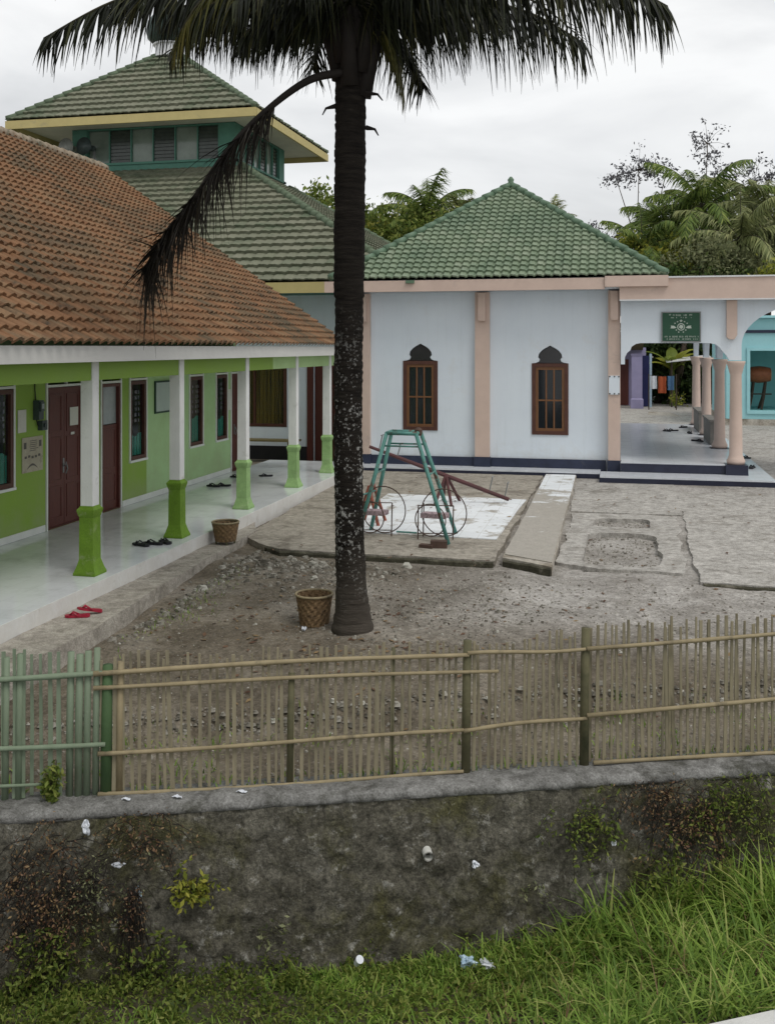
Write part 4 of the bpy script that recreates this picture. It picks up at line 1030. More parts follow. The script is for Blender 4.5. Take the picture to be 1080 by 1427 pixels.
b = MB(); b.tube([(XW+.02,12.92,2.6),(XW+.02,12.92,2.4),(XW+.02,12.94,2.24)], .008, 6); b.tube([(XW+.02,12.96,1.96),(XW+.03,12.98,1.88),(XW+.02,13.02,1.87)], .008, 6); b.build('cable', C['dark'], em_)
# bench against the mosque wall
bn = thing('bench', 'low wooden bench under the curtained mosque window', 'bench', (-9.0,24.4,.3))
b = MB(); b.box((-10.1,24.2,.60),(-7.95,24.6,.65)); b.build('seat', C['bench'], bn)
for x in (-9.95,-8.15):
    b = MB(); b.box((x-.05,24.23,.29),(x+.05,24.57,.598)); b.build('leg', C['bench'], bn)

# ------------------------------------------------------------------ sandals, baskets
def sandal(x, y, z, rz, m, label, strap=None, grp=None, tip=0, s=1.0):
    t = thing('sandal', label, 'sandal', (x,y,z), grp)
    co, si = math.cos(rz), math.sin(rz)
    out = [(.0,-.13),(.035,-.11),(.038,-.03),(.034,.02),(.048,.08),(.04,.12),(.012,.138),(-.025,.125),(-.042,.08),(-.034,.02),(-.035,-.03),(-.034,-.11)]
    def T(a, c, h):
        a, c = a*s, c*s
        return (x + a*co - c*si, y + a*si + c*co, z + .004 + h*s + tip*(c+.13))
    b = MB(); b.prism(out, [], lambda a, c: T(a,c,.022+.01*max(0,-c/.13)), lambda a, c: T(a,c,0)); b.build('sole', m, t)
    b = MB()
    for sg in (-1, 1):
        b.tube([V(T(0,.085,.02)), V(T(.025*sg,.05,.05)), V(T(.04*sg,-.01,.018))], .009*s, 6)
    b.build('strap', strap or m, t, smooth=True)
    return t
sandal(-5.62,9.68,.125,1.9,C['red_rubber'],'red rubber sandal on the concrete ledge, left of its pair')
sandal(-5.55,9.82,.125,2.35,C['red_rubber'],'red rubber sandal on the concrete ledge, tilted against its pair', tip=.25)
vg = 'dark sandals left on the veranda'
for x, y, rz, lab in ((-6.34,12.56,1.2,'dark sandal on veranda tiles between first columns, left one'),(-6.22,12.68,1.5,'black sandal on veranda tiles between first columns, middle one'),(-6.10,12.80,.9,'black sandal of the veranda trio nearest the ledge')):
    sandal(x, y, .30, rz, C['black_rubber'], lab, grp=vg, s=1.15)
sandal(-7.66,18.2,.30,1.3,C['black_rubber'],'black sandal mid veranda between second and third columns, left of pair', grp=vg, s=1.2)
sandal(-7.50,18.3,.30,1.7,C['black_rubber'],'black sandal mid veranda between second and third columns, right of pair', grp=vg, s=1.2)
sandal(-7.75,19.6,.30,1.3,C['black_rubber'],'dark sandal by the last school door', grp=vg, s=1.1)
sandal(-7.2,19.9,.30,1.8,C['black_rubber'],'dark sandal just behind the third veranda column', grp=vg, s=1.1)
pg = 'dark sandals around the porch'
for i, (x, y, z, lab) in enumerate(((1.42,32.0,.42,'dark sandal lying alone on the shiny porch floor'),(1.60,32.2,.42,'second dark sandal beside the lone one on the porch floor'),(2.0,33.6,.42,'dark sandal at the far end of the grey porch parapets'),(2.05,31.4,.42,'dark sandal beside the middle grey porch parapet'),(2.08,28.8,.42,'dark sandal beside the nearest grey porch parapet'),(3.05,26.6,.205,'dark sandal on the white apron right of the porch columns'),(2.98,24.5,.205,'small dark sandal on apron beside first porch column'))):
    sandal(x, y, z, .6+i*.9, C['black_rubber'], lab, grp=pg, s=1.35)

def basket(x, y, z, r0, r1, h, label, fill=None, feet=False):
    t = thing('bamboo_basket', label, 'basket', (x,y,z))
    b = MB(); n_ = 60; k = 14; z0 = z + (.05 if feet else 0)
    # woven wall: alternate in and out strips
    for i in range(k+1):
        f = i/k
        for a in range(n_):
            an = 2*math.pi*a/n_; rr = r0+(r1-r0)*f + .005*(1 if (a//2+i//2) % 2 else -1)
            b.v.append((x+rr*math.cos(an), y+rr*math.sin(an), z0+h*f))
    for i in range(k):
        for a in range(n_):
            b.f.append((i*n_+a, i*n_+(a+1)%n_, (i+1)*n_+(a+1)%n_, (i+1)*n_+a))
    b.f.append(tuple(range(n_-1,-1,-1)))
    o = b.build('woven_side', C['basket'], t)
    sm = o.modifiers.new('thickness','SOLIDIFY'); sm.thickness = .008
    b = MB(); b.ring((x,y,z0+h), r1+.004, .014, 'z', 30, 6); b.build('rim', C['bamboo'], t, smooth=True)
    if feet:
        for a in range(4):
            an = a*math.pi/2+.5; b = MB(); b.tube([(x+r0*.95*math.cos(an),y+r0*.95*math.sin(an),z),(x+r0*math.cos(an),y+r0*math.sin(an),z0+.1)], .014, 6); b.build('foot', C['bamboo_post'], t)
    if fill:
        b = MB(); nn = 14
        for i in range(nn):
            for j in range(nn):
                px, py = -1+2*i/(nn-1), -1+2*j/(nn-1); q = max(1, math.hypot(px,py)); px, py = px/q, py/q
                b.v.append((x+px*r1*.9, y+py*r1*.9, z0+h*.86+.05*fbm(px*2.5,py*2.5,x)-.04*(px*px+py*py)))
        for i in range(nn-1):
            for j in range(nn-1): b.f.append((i*nn+j,(i+1)*nn+j,(i+1)*nn+j+1,i*nn+j+1))
        tag(b.build('plastic_bag', fill, loc=(x,y,z0+h)), 'blue plastic waste lying inside the ledge basket', 'plastic bag')
    return t
basket(-3.28,10.62,ground_z(-3.28,10.62)+.0,.155,.20,.33,'brown woven bamboo basket on the earth beside the palm trunk')
basket(-5.62,13.80,.125,.14,.19,.27,'brown bamboo basket on the ledge holding blue plastic', C['blue_plastic'], True)
# white litter against the near basket
b = MB()
def crumple(mb, x, y, z, sx, sy, sz, seed, nrm=None, nn=11):
    base = len(mb.v); ro = seed*2.1
    for i in range(nn):
        for j in range(nn):
            u, v = -1+2*i/(nn-1), -1+2*j/(nn-1); q = max(abs(u), abs(v))/max(1e-6, math.hypot(u, v)) if (u or v) else 1
            an = math.atan2(v, u); k = q*(.75+.45*noise.noise(V((math.cos(an)*1.3, math.sin(an)*1.3, seed*1.7))))
            u, v = u*k, v*k; u2, v2 = u*math.cos(ro)-v*math.sin(ro), u*math.sin(ro)+v*math.cos(ro)
            px, py = u2*sx, v2*sy; pz = sz*(.35+.5*noise.noise(V((u*2.2+seed, v*2.2, seed)))+.2*noise.noise(V((u*5, v*5, seed+4))))
            if nrm:    # hang on a vertical face: U along, z up
                mb.v.append(tuple(V((x,y,z)) + U*px + V((0,0,py)) + N*(max(-.005, pz)+.012)))
            else: mb.v.append((x+px, y+py, z+max(.003,pz)))
    for i in range(nn-1):
        for j in range(nn-1): mb.f.append((base+i*nn+j,base+(i+1)*nn+j,base+(i+1)*nn+j+1,base+i*nn+j+1))
crumple(b, -3.32, 10.36, ground_z(-3.32,10.36), .035, .03, .09, 4)
tag(b.build('plastic_wrapper', C['white_plastic'], loc=(-3.32,10.36,0)), 'white wrapper against the foot of the palm basket', 'litter')
def crumple_ball(mb, c, r, seed, n_=16, m_=10):
    base = len(mb.v)
    for i in range(m_+1):
        th = math.pi*i/m_
        for k in range(n_):
            ph = 2*math.pi*k/n_; d = V((math.sin(th)*math.cos(ph), math.sin(th)*math.sin(ph), math.cos(th)))
            rr = r*(.75+.75*noise.noise(d*1.6+V((seed,0,0)))+.5*noise.noise(d*4+V((0,seed,0)))); mb.v.append(tuple(V(c)+V((d.x*1.3, d.y, d.z*.75))*rr))
    for i in range(m_):
        for k in range(n_): mb.f.append((base+i*n_+k, base+i*n_+(k+1)%n_, base+(i+1)*n_+(k+1)%n_, base+(i+1)*n_+k))
lt_g = 'litter on and below the retaining wall'
for i, (s_, t_, z_, sx, sz, m_, lab) in enumerate((
    (-2.49,.075,-.19,.04,.07,C['white_plastic'],'white plastic scrap hanging over the coping at left'),
    (-2.15,.22,-.62,.035,.06,C['paleblue_plastic'],'pale blue plastic bag caught low on the wall at left'),
    (-2.28,.17,-.44,.06,.025,C['white_plastic'],'white plastic strip among dry weeds on the wall'),
    (.14,.19,-.60,.03,.035,C['white_plastic'],'small white plastic scrap mid wall, right of the drain pipe'),
    (1.15,.17,-.53,.03,.025,C['white_plastic'],'small pale scrap on the wall above the grass'))):
    b = MB(); p = W(s_, wall_t(z_)+stone_h(s_, z_)+.012, z_); crumple(b, p.x, p.y, p.z, sx, sz, .03, i+2, True); tag(b.build('plastic_scrap', m_, loc=tuple(p)), lab, 'litter', lt_g)
for i, (s_, t_, sx, m_, lab) in enumerate(((.02,.26,.06,C['paleblue_plastic'],'crumpled pale blue plastic in the grass, left of two'),(.14,.30,.05,C['white_plastic'],'crumpled bluish white plastic in the grass, right of two'))):
    b = MB(); p = W(s_, t_, ditch_z(s_,t_)+.02); crumple_ball(b, p+V((0,0,.05)), sx*.8, i+20); tag(b.build('plastic_scrap', m_, loc=tuple(p)), lab, 'litter', lt_g)
for s_, t_, lab in ((-1.47,-.22,'white scrap on the coping below the fence'),(-2.25,-.21,'flat pale wrapper on the coping near the green fence'),(-1.9,-.19,'grey paper scrap lying on the coping edge')):
    b = MB(); p = W(s_, t_, -.085); crumple(b, p.x, p.y, p.z, .045, .02, .025, s_*3); tag(b.build('paper_scrap', C['white_plastic'], loc=tuple(p)), lab, 'litter', lt_g)
b = MB(); crumple(b, .27, 7.95, ground_z(.27,7.95), .03, .03, .03, 7); tag(b.build('paper_scrap', C['white_plastic'], loc=(.27,7.95,-.1)), 'white scrap on the earth behind the right fence section', 'litter')
cp = W(-.72,.24,-1.06); b = MB(); b.tube([cp, cp+V((.03,-.03,.05))], [.020,.027], 14); tag(b.build('plastic_cup', C['white_plastic'], loc=tuple(cp)), 'white plastic cup lying at the foot of the wall', 'cup')

# ------------------------------------------------------------------ playground pieces
sw = thing('swing_frame', 'teal painted steel swing frame with splayed legs', 'swing', (-3.1,15,.1))
for fy0, fy1, lab in ((14.55,14.78,'front'),(15.42,15.30,'back')):
    tl_, tr_ = V((-3.44,14.85 if lab == 'front' else 15.2,1.70)), V((-2.98,14.82 if lab == 'front' else 15.17,1.70))
    fl_ = V((-3.86,fy0+.12,.11)) if lab == 'front' else V((-3.84,fy0+.05,.11)); fr_ = V((-2.44,fy0,.11)) if lab == 'front' else V((-2.47,fy0,.11))
    for a, c in ((tl_, fl_), (tr_, fr_)):
        b = MB(); b.tube([a, c], .03, 10); b.build('leg', C['teal_metal'], sw, smooth=True)
    b = MB(); b.tube([tl_, tr_], .03, 10); b.build('top_bar', C['teal_metal'], sw, smooth=True)
    lp, rp = tl_.lerp(fl_, .12), tr_.lerp(fr_, .12)
    b = MB(); b.tube([lp, rp], .014, 8); b.build('brace', C['teal_metal'], sw, smooth=True)
for x in (-3.44,-2.98):
    b = MB(); b.tube([(x,14.83,1.70),(x,15.19,1.70)], .028, 10); b.build('top_bar', C['teal_metal'], sw, smooth=True)
b = MB(); b.lathe((-2.98,15.0,1.66), [(.05,0),(.06,.03),(.06,.09),(.03,.12)], 10); b.build('bracket', C['rust'], sw)
for x0, x1 in ((-3.58,-3.66),(-2.76,-2.62)):
    b = MB(); b.tube([(x0,14.8,1.1),(x0,15.25,1.1)], .013, 6); b.build('brace', C['teal_metal'], sw)
b = MB(); b.tube([(-3.84,14.7,.75),(-3.74,15.35,.75)], .013, 6); b.build('brace', C['teal_metal'], sw)
for i, (x, y) in enumerate(((-3.62,15.02),(-2.66,14.95))):
    t = thing('hoop_seat', ['round wire hoop seat just right of the palm trunk','round wire hoop seat under the right legs of the teal swing'][i], 'playground seat', (x,y,.11), 'wire hoop seats by the swing')
    for dx, dy, r in ((.05,.18,.36),(-.10,-.14,.24)):
        b = MB(); b.ring((x+dx,y+dy,.12+r+(.05 if r < .3 else 0)), r, .009, 'y', 34, 6, rz=R(-8)); b.build('hoop', C['rust'], t, smooth=True)
    b = MB(); b.obox((x-.06,y+.02,.46), (.19,-.02,0),(.02,.10,0),(0,0,.035)); b.build('seat', mat('faded_pink_board', (.45,.33,.35), (.32,.25,.27), 14, .7, .1, c3=(.16,.12,.13), s3=16, t3=(.52,.58)), t)
    for dx, dy in ((-.30,-.10),(.22,-.02),(-.26,.12)):
        b = MB(); b.tube([(x+dx,y+dy,.11),(x+dx+.01,y+dy,.62)], .010, 6); b.build('post', C['rust'], t)
    b = MB(); b.tube([(x-.3,y-.1,.62),(x+.23,y-.02,.62)], .008, 6); b.tube([(x-.3,y-.1,.2),(x+.23,y-.02,.2)], .008, 6); b.build('rail', C['rust'], t)
b = MB(); b.tube([(-3.3,14.9,.2),(-2.98,14.87,.2)], .014, 6); tag(b.build('connecting_rod', C['teal_metal'], loc=(-3.1,14.9,.2)), 'thin low rod linking the two hoop seats', 'rod')
# brick lump and stone under the swing leg
b = MB(); b.obox((-2.55,14.35,.15),(.12,.01,0),(-.01,.07,0),(0,0,.05)); b.obox((-2.72,14.3,.125),(.1,-.02,0),(.01,.06,0),(0,0,.022)); b.build
tag(b.build('brick', C['rust'], loc=(-2.55,14.35,.1)), 'dark brick and shard by the front swing foot', 'brick')
ss_ = thing('seesaw', 'maroon steel seesaw tilted down to the right', 'seesaw', (-3.0,18.4,.1))
A_, B_ = V((-4.50,18.0,1.17)), V((-2.0,18.65,.18))
b = MB(); d = (B_-A_); b.tube([A_, A_.lerp(B_,.5), B_], [.028,.04,.036], 8); b.build('beam', C['maroon'], ss_)
pv = A_.lerp(B_,.55)
for dx, dy in ((-.16,-.35),(.16,-.35),(-.12,.35),(.2,.35)):
    b = MB(); b.tube([pv+V((0,0,.02)), V((pv.x+dx,pv.y+dy,.11))], .028, 8); b.build('leg', C['maroon'], ss_)
for f, hgt in ((.07,.28),(.20,.24),(.86,.28),(.97,.28)):
    p = A_.lerp(B_, f); b = MB(); b.tube([p, p+V((.06,.02,hgt))], .012, 6); b.tube([p+V((.06,-.08,hgt)), p+V((.06,.12,hgt))], .012, 6); b.build('handle', C['grey_metal'], ss_)
rs = thing('trestle', 'faded red steel trestle half hidden behind the palm trunk', 'trestle', (-3.95,15.9,.1))
for a, c in (((-3.98,15.9,.72),(-4.16,15.8,.11)),((-3.98,15.9,.72),(-3.80,15.8,.11)),((-3.98,16.2,.72),(-4.16,16.3,.11)),((-3.98,16.2,.72),(-3.80,16.3,.11))):
    b = MB(); b.tube([a, c], .028, 8); b.build('leg', C['orange_red'], rs)
b = MB(); b.tube([(-3.98,15.88,.72),(-3.98,16.22,.72)], .03, 8); b.build('top_bar', C['orange_red'], rs)

# ------------------------------------------------------------------ bamboo fences
def FP(s, t, z): return W(s, -.36+t, z)
def fence(label, s0, s1, top0, top1, gap, rails, posts, wd, seed, mslat=None, mrail=None, name='bamboo_fence', grp=None):
    t = thing(name, label, 'fence', tuple(FP((s0+s1)/2,0,-.09)), grp); rg = random.Random(seed)
    pk = MB(); s = s0
    while s < s1:
        f = (s-s0)/(s1-s0); top = top0+(top1-top0)*f + rg.uniform(-.05,.035)
        w_ = wd*rg.uniform(.7,1.35)/2; ln = rg.gauss(0,.011); zb = -.085
        sg_ = rg.choice((-1,1)) if rg.random() < .25 else 1
        q = [FP(s+ln*(top-zb)*k_, .018*sg_+rg.uniform(-.004,.004), zb+(top-zb)*k_) for k_ in (0,.5,1)]
        pts = [q[0], q[1]+U*rg.uniform(-.005,.005), q[2]]
        b0 = len(pk.v)
        for i, p in enumerate(pts):
            ww = w_*(1 if i < 2 else rg.uniform(.6,.95))
            for du, dn in ((-1,-1),(1,-1),(1,1),(-1,1)): pk.v.append(tuple(p + U*(ww*du) + N*(.0045*dn)))
        for i in range(2):
            for k_ in range(4): pk.f.append((b0+i*4+k_, b0+i*4+(k_+1)%4, b0+(i+1)*4+(k_+1)%4, b0+(i+1)*4+k_))
        pk.f.append((b0+8,b0+9,b0+10,b0+11)); pk.f.append((b0+3,b0+2,b0+1,b0))
        s += gap*rg.uniform(.72,1.3)
    pk.build('pickets', mslat or C['bamboo_slat'], t)
    for (ra, za, rb_, zb_, r) in rails:
        pts = []; k_ = 14
        for i in range(k_+1):
            f = i/k_; pts.append(FP(ra+(rb_-ra)*f, .045, za+(zb_-za)*f + .010*math.sin(f*5+seed+za*3)))
        b = MB(); rr = [r*(1.0+.12*(1 if i % 3 == 0 else 0)-.15*i/k_) for i in range(k_+1)]
        b.tube(pts, rr, 8); b.build('rail', mrail or C['bamboo'], t, smooth=True)
    for (ps, zt, r, m) in posts:
        b = MB(); b.tube([FP(ps,.012,-.12),FP(ps+.004,.012,zt*.5),FP(ps+.012,.012,zt)], [r,r*.95,r*.9], 10); b.build('post', m, t, smooth=True)
    return t
gr = 'bamboo fence sections along the retaining wall'
def fs(px): return px
# s coordinates along the wall: px 140 -> about -2.43, 405 -> -1.24, 650 -> -.06, 815 -> .74, 1080 -> 2.25
fence('long brown bamboo fence section with doubled top rail', -2.42,.12,.865,.845,.056, [(-2.48,.76,.16,.775,.018),(-2.48,.662,.38,.644,.015),(-2.45,.202,.12,.217,.016),(-2.45,-.085,.12,-.085,.015)],
      [(-2.40,.80,.040,C['green_post']),(-2.31,.82,.026,C['bamboo']),(-1.13,.69,.026,C['bamboo_post']),(-.40,.835,.016,C['bamboo_post']),(.145,.865,.034,C['bamboo_post'])], .023, 3, grp=gr)
fence('short middle bamboo fence section between two dark posts', .20,1.00,.855,.885,.050, [(.15,.772,1.04,.775,.015),(.12,.222,1.05,.27,.016)],
      [(1.04,.92,.036,C['bamboo_post'])], .020, 5, grp=gr)
fence('right bamboo fence section with closely set upright slats', 1.09,5.6,.94,.96,.045, [(1.05,.782,5.6,.93,.016),(1.05,.275,5.6,.47,.017),(1.10,-.08,5.6,-.07,.015)],
      [(2.95,.93,.032,C['bamboo_post'])], .021, 8, grp=gr)
fence('green painted bamboo fence panel beside the brown section', -4.6,-2.66,.92,.92,.066, [(-4.6,.745,-2.42,.75,.022),(-4.6,.285,-2.40,.27,.020),(-4.6,.02,-2.8,.02,.013)],
      [(-2.645,.90,.026,C['green_bamboo']),(-2.585,.88,.028,C['green_bamboo']),(-2.53,.90,.026,C['green_bamboo']),(-2.47,.92,.024,C['green_bamboo']),(-2.98,.90,.026,C['green_bamboo']),(-3.07,.88,.024,C['green_bamboo']),(-3.35,.89,.03,C['green_bamboo'])], .030, 12, C['green_bamboo'], C['green_bamboo'], 'green_fence')

# ------------------------------------------------------------------ vegetation makers
def leaf_quad(mb, p, size, rg, flat=.0, asp=.55):
    d = V((rg.gauss(0,1), rg.gauss(0,1), rg.gauss(0,1)*(1-flat))).normalized(); e = d.orthogonal().normalized()
    a = rg.uniform(0,6.28); e = (e*math.cos(a) + d.cross(e)*math.sin(a))
    f = d.cross(e)*asp; s = size*rg.uniform(.6,1.3)
    p = V(p); mb.quad(p-e*s*.5, p-f*s*.42, p+e*s*.5, p+f*s*.42)
def tree(name, label, cat, base, crowns, mleaf, leaf, nper, trunk_r=.2, seed=1, group=None, clump=.55, sparse=False):
    """tapered trunk, limbs to every clump, leaf clumps spread through the crown volume"""
    rg = random.Random(seed); t = thing(name, label, cat, base, group)
    tb = MB(); base = V(base); lf = MB()
    top = max((V(c[0]) for c in crowns), key=lambda q: q.z)
    cen = sum((V(c[0]) for c in crowns), V((0,0,0)))/len(crowns)
    fork = V((base.x*.4+cen.x*.6, base.y*.4+cen.y*.6, base.z+(cen.z-base.z)*.55))
    tb.tube([base, base.lerp(fork,.5)+V((rg.uniform(-.15,.15),0,0)), fork], [trunk_r*1.25,trunk_r,trunk_r*.7], 8)
    for (c, r, nc) in crowns:
        c = V(c); r = V(r)
        tb.tube([fork, fork.lerp(c,.5)+V((rg.uniform(-.3,.3),rg.uniform(-.3,.3),.2)), c], [trunk_r*.6,trunk_r*.4,trunk_r*.22], 6)
        for q in range(nc):
            while True:
                d = V((rg.uniform(-1,1), rg.uniform(-1,1), rg.uniform(-1,1)))
                if .15 < d.length < 1: break
            d = d*(.55+.45*rg.random())
            pc = c + V((d.x*r.x, d.y*r.y, d.z*r.z)); cr = clump*rg.uniform(.6,1.4)
            if rg.random() < (1 if sparse else .3): tb.tube([c.lerp(pc,.05), c.lerp(pc,.55)+V((0,0,.1)), pc], [trunk_r*.16,trunk_r*.1,trunk_r*.05], 4)
            for k in range(nper):
                g = V((rg.gauss(0,1), rg.gauss(0,1), rg.gauss(0,.75)))*cr*.5
                leaf_quad(lf, pc+g, leaf, rg, .25)
    tb.build('trunk', C['bark'], t, smooth=True); lf.build('crown', mleaf, t)
    return t
def frond(rach, leafs, pts, nl, L, hang, rg, wd=.03, r0=.035, start=.12, seg=3, wob=.15, taper=True):
    """palm frond: rachis through pts (smoothed), leaflets on both sides that hang by gravity"""
    P = [V(p) for p in pts]; S = []
    for i in range(len(P)-1):
        p0, p1, p2, p3 = P[max(0,i-1)], P[i], P[i+1], P[min(len(P)-1,i+2)]
        for k in range(8):
            t = k/8; S.append(.5*((2*p1) + (p2-p0)*t + (2*p0-5*p1+4*p2-p3)*t*t + (3*p1-p0-3*p2+p3)*t**3))
    S.append(P[-1]); m = len(S)
    rach.tube(S, [r0*(1-.88*i/(m-1)) for i in range(m)], 6)
    for i in range(nl):
        f = start + (1-start)*(i+.5)/nl; x = f*(m-1); k = min(m-2, int(x)); p = S[k].lerp(S[k+1], x-k)
        T = (S[k+1]-S[k]).normalized(); side = T.cross(V((0,0,1)))
        side = side.normalized() if side.length > .05 else V((1,0,0))
        prof = min(1, (f-start)*5+.45)*(1-.55*max(0,(f-.55)/.45)**1.5) if taper else 1
        for sg in (-1, 1):
            ln = L*prof*(rg.uniform(.55,1.15) if taper else rg.uniform(.3,1.15)); a = hang*rg.uniform(.6,1.25)
            d = (side*sg*(1-.4*min(1,a)) + T*rg.uniform(.35,.75) + V((0,0,.25-a)) + V((rg.gauss(0,wob),rg.gauss(0,wob),rg.gauss(0,wob)))).normalized()
            q = p.copy(); wv = (T - d*T.dot(d)); wv = wv.normalized() if wv.length > .1 else side
            b0 = len(leafs.v)
            for j in range(seg+1):
                u = j/seg; ww = wd*(.75+.5*u if u < .4 else (1.15-1.1*u)+.02)*.5
                leafs.v.append(tuple(q - wv*ww)); leafs.v.append(tuple(q + wv*ww))
                d = (d + V((0,0,-1))*a*.75/seg*1.3).normalized(); q = q + d*(ln/seg)
            for j in range(seg): leafs.f.append((b0+2*j, b0+2*j+1, b0+2*j+3, b0+2*j+2))
def arc(B, az, el, L, droop, n_=6):
    """control points of a frond leaving B at azimuth az, elevation el, bending down by droop radians"""
    p = V(B); o = [p.copy()]
    for i in range(n_):
        e = el - droop*((i+.5)/n_)**1.2; p = p + V((math.sin(az)*math.cos(e), math.cos(az)*math.cos(e), math.sin(e)))*(L/n_); o.append(p.copy())
    return o
def palm(label, base, H, nf, L, seed, mf, nl=34, leafL=.8, lean=(0,0), group=None, wd=.07, tr=.16, emin=-25, hang=.75):
    rg = random.Random(seed); t = thing('palm_tree', label, 'palm', base, group); b0 = V(base); tp_ = b0+V((lean[0],lean[1],H))
    tb = MB(); tb.tube([b0, b0.lerp(tp_,.4)+V((lean[0]*-.1,0,0)), tp_], [tr*1.3,tr,tr*.8], 8); tb.build('trunk', C['bark'], t, smooth=True)
    for i in range(nf):
        az = i*2.4+rg.uniform(-.3,.3); el = R(82 - (82-emin)*(i/nf)**.8 + rg.uniform(-8,8))
        r_, l_ = MB(), MB(); frond(r_, l_, arc(tp_, az, el, L*rg.uniform(.8,1.1), rg.uniform(.9,1.6)), nl, leafL, hang, rg, wd, .04, seg=2)
        o = r_.build('frond', C['stem'], t); l_.build('leaflets', mf, o)
    return t

# ------------------------------------------------------------------ foreground coconut palm
cp_ = thing('coconut_palm', 'tall dark coconut palm with lichen spotted trunk in the yard', 'palm', (-2.80,10.47,-.12))
b = MB(); rg = random.Random(5); zc = -.15; pts, rad = [], []
def trunk_x(z): return -2.80 - .055*math.sin(max(0,min(1,(z+.1)/2.6))*math.pi*.5) + .035*max(0,(z-2.2)/4)
i = 0
while zc < 6.9:
    base_r = .152 + .09*math.exp(-max(0,zc+.12)/.28) + .012*(1 if zc > 3.5 else 0)
    for dz, dr in ((0,.002),(.035,.006),(.07,-.002)):
        z = zc+dz; pts.append((trunk_x(z)+rg.uniform(-.003,.003), 10.47+rg.uniform(-.003,.003), z)); rad.append(base_r+dr*rg.uniform(.4,1.4))
    zc += .095; i += 1
b.tube(pts, rad, 26)
# roughen
b.v = [(x+.010*noise.noise(V((x*9,y*9,z*5))), y+.010*noise.noise(V((x*9+5,y*9,z*5))), z) for x, y, z in b.v]
b.build('trunk', C['trunk'], cp_, smooth=True)
CB = V((-2.81,10.47,6.75))
def add_frond(pts, nl, L, hang, ml, seed, wd=.034, r0=.04, wob=.12, start=.1, taper=True, label=None, mr=None):
    r_, l_ = MB(), MB(); frond(r_, l_, pts, nl, L, hang, random.Random(seed), wd, r0, start, 4, wob, taper)
    o = r_.build('frond', mr or C['stem'], cp_, smooth=True); l_.build('leaflets', ml, o)
    if label: o['label'] = label
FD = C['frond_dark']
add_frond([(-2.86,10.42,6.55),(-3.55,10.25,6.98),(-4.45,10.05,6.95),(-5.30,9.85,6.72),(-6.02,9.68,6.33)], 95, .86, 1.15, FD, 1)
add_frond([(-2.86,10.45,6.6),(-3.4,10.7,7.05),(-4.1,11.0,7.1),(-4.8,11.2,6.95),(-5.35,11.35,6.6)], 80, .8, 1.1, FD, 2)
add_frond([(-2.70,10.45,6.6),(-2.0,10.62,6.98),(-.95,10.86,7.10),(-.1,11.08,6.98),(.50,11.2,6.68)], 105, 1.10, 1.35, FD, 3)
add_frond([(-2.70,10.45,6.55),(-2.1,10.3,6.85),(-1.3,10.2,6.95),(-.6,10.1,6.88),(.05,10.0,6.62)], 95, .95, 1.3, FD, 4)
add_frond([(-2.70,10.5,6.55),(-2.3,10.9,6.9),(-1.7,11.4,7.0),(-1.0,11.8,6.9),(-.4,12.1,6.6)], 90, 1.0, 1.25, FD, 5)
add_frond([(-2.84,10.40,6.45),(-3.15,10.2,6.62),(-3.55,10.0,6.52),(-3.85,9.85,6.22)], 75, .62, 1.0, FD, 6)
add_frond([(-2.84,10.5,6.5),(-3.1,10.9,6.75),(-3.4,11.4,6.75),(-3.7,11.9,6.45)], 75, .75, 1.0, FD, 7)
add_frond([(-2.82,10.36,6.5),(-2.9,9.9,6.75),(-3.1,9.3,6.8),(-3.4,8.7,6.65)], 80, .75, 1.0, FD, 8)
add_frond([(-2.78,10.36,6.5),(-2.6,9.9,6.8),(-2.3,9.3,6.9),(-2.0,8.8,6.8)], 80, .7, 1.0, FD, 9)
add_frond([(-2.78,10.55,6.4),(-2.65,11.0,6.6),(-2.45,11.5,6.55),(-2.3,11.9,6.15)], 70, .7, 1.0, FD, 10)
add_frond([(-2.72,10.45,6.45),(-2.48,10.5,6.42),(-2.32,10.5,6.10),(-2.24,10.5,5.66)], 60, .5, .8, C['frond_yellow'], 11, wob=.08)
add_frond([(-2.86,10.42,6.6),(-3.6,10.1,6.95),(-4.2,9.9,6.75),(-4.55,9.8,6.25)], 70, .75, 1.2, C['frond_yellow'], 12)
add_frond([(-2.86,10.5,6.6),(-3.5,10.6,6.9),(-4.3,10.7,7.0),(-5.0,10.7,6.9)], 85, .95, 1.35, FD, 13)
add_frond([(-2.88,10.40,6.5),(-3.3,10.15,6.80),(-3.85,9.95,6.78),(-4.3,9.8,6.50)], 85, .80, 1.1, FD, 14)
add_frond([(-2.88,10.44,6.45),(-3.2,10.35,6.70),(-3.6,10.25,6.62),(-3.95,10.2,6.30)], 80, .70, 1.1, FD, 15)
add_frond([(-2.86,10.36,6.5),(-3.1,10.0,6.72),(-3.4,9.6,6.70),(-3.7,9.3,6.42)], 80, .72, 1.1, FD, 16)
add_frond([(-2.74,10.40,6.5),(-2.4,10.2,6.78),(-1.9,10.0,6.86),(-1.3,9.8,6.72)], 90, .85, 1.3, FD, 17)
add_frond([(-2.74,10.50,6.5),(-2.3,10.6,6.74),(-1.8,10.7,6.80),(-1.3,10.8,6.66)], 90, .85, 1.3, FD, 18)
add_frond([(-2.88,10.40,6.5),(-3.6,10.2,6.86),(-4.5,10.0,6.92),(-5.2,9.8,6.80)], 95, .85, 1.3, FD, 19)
for i in range(9):     # young fronds of the crown above the picture
    add_frond(arc(CB+V((0,0,.1)), i*2.4+.4, R(75-6*i), 3.6, 1.0), 45, .8, .7, FD, 30+i)
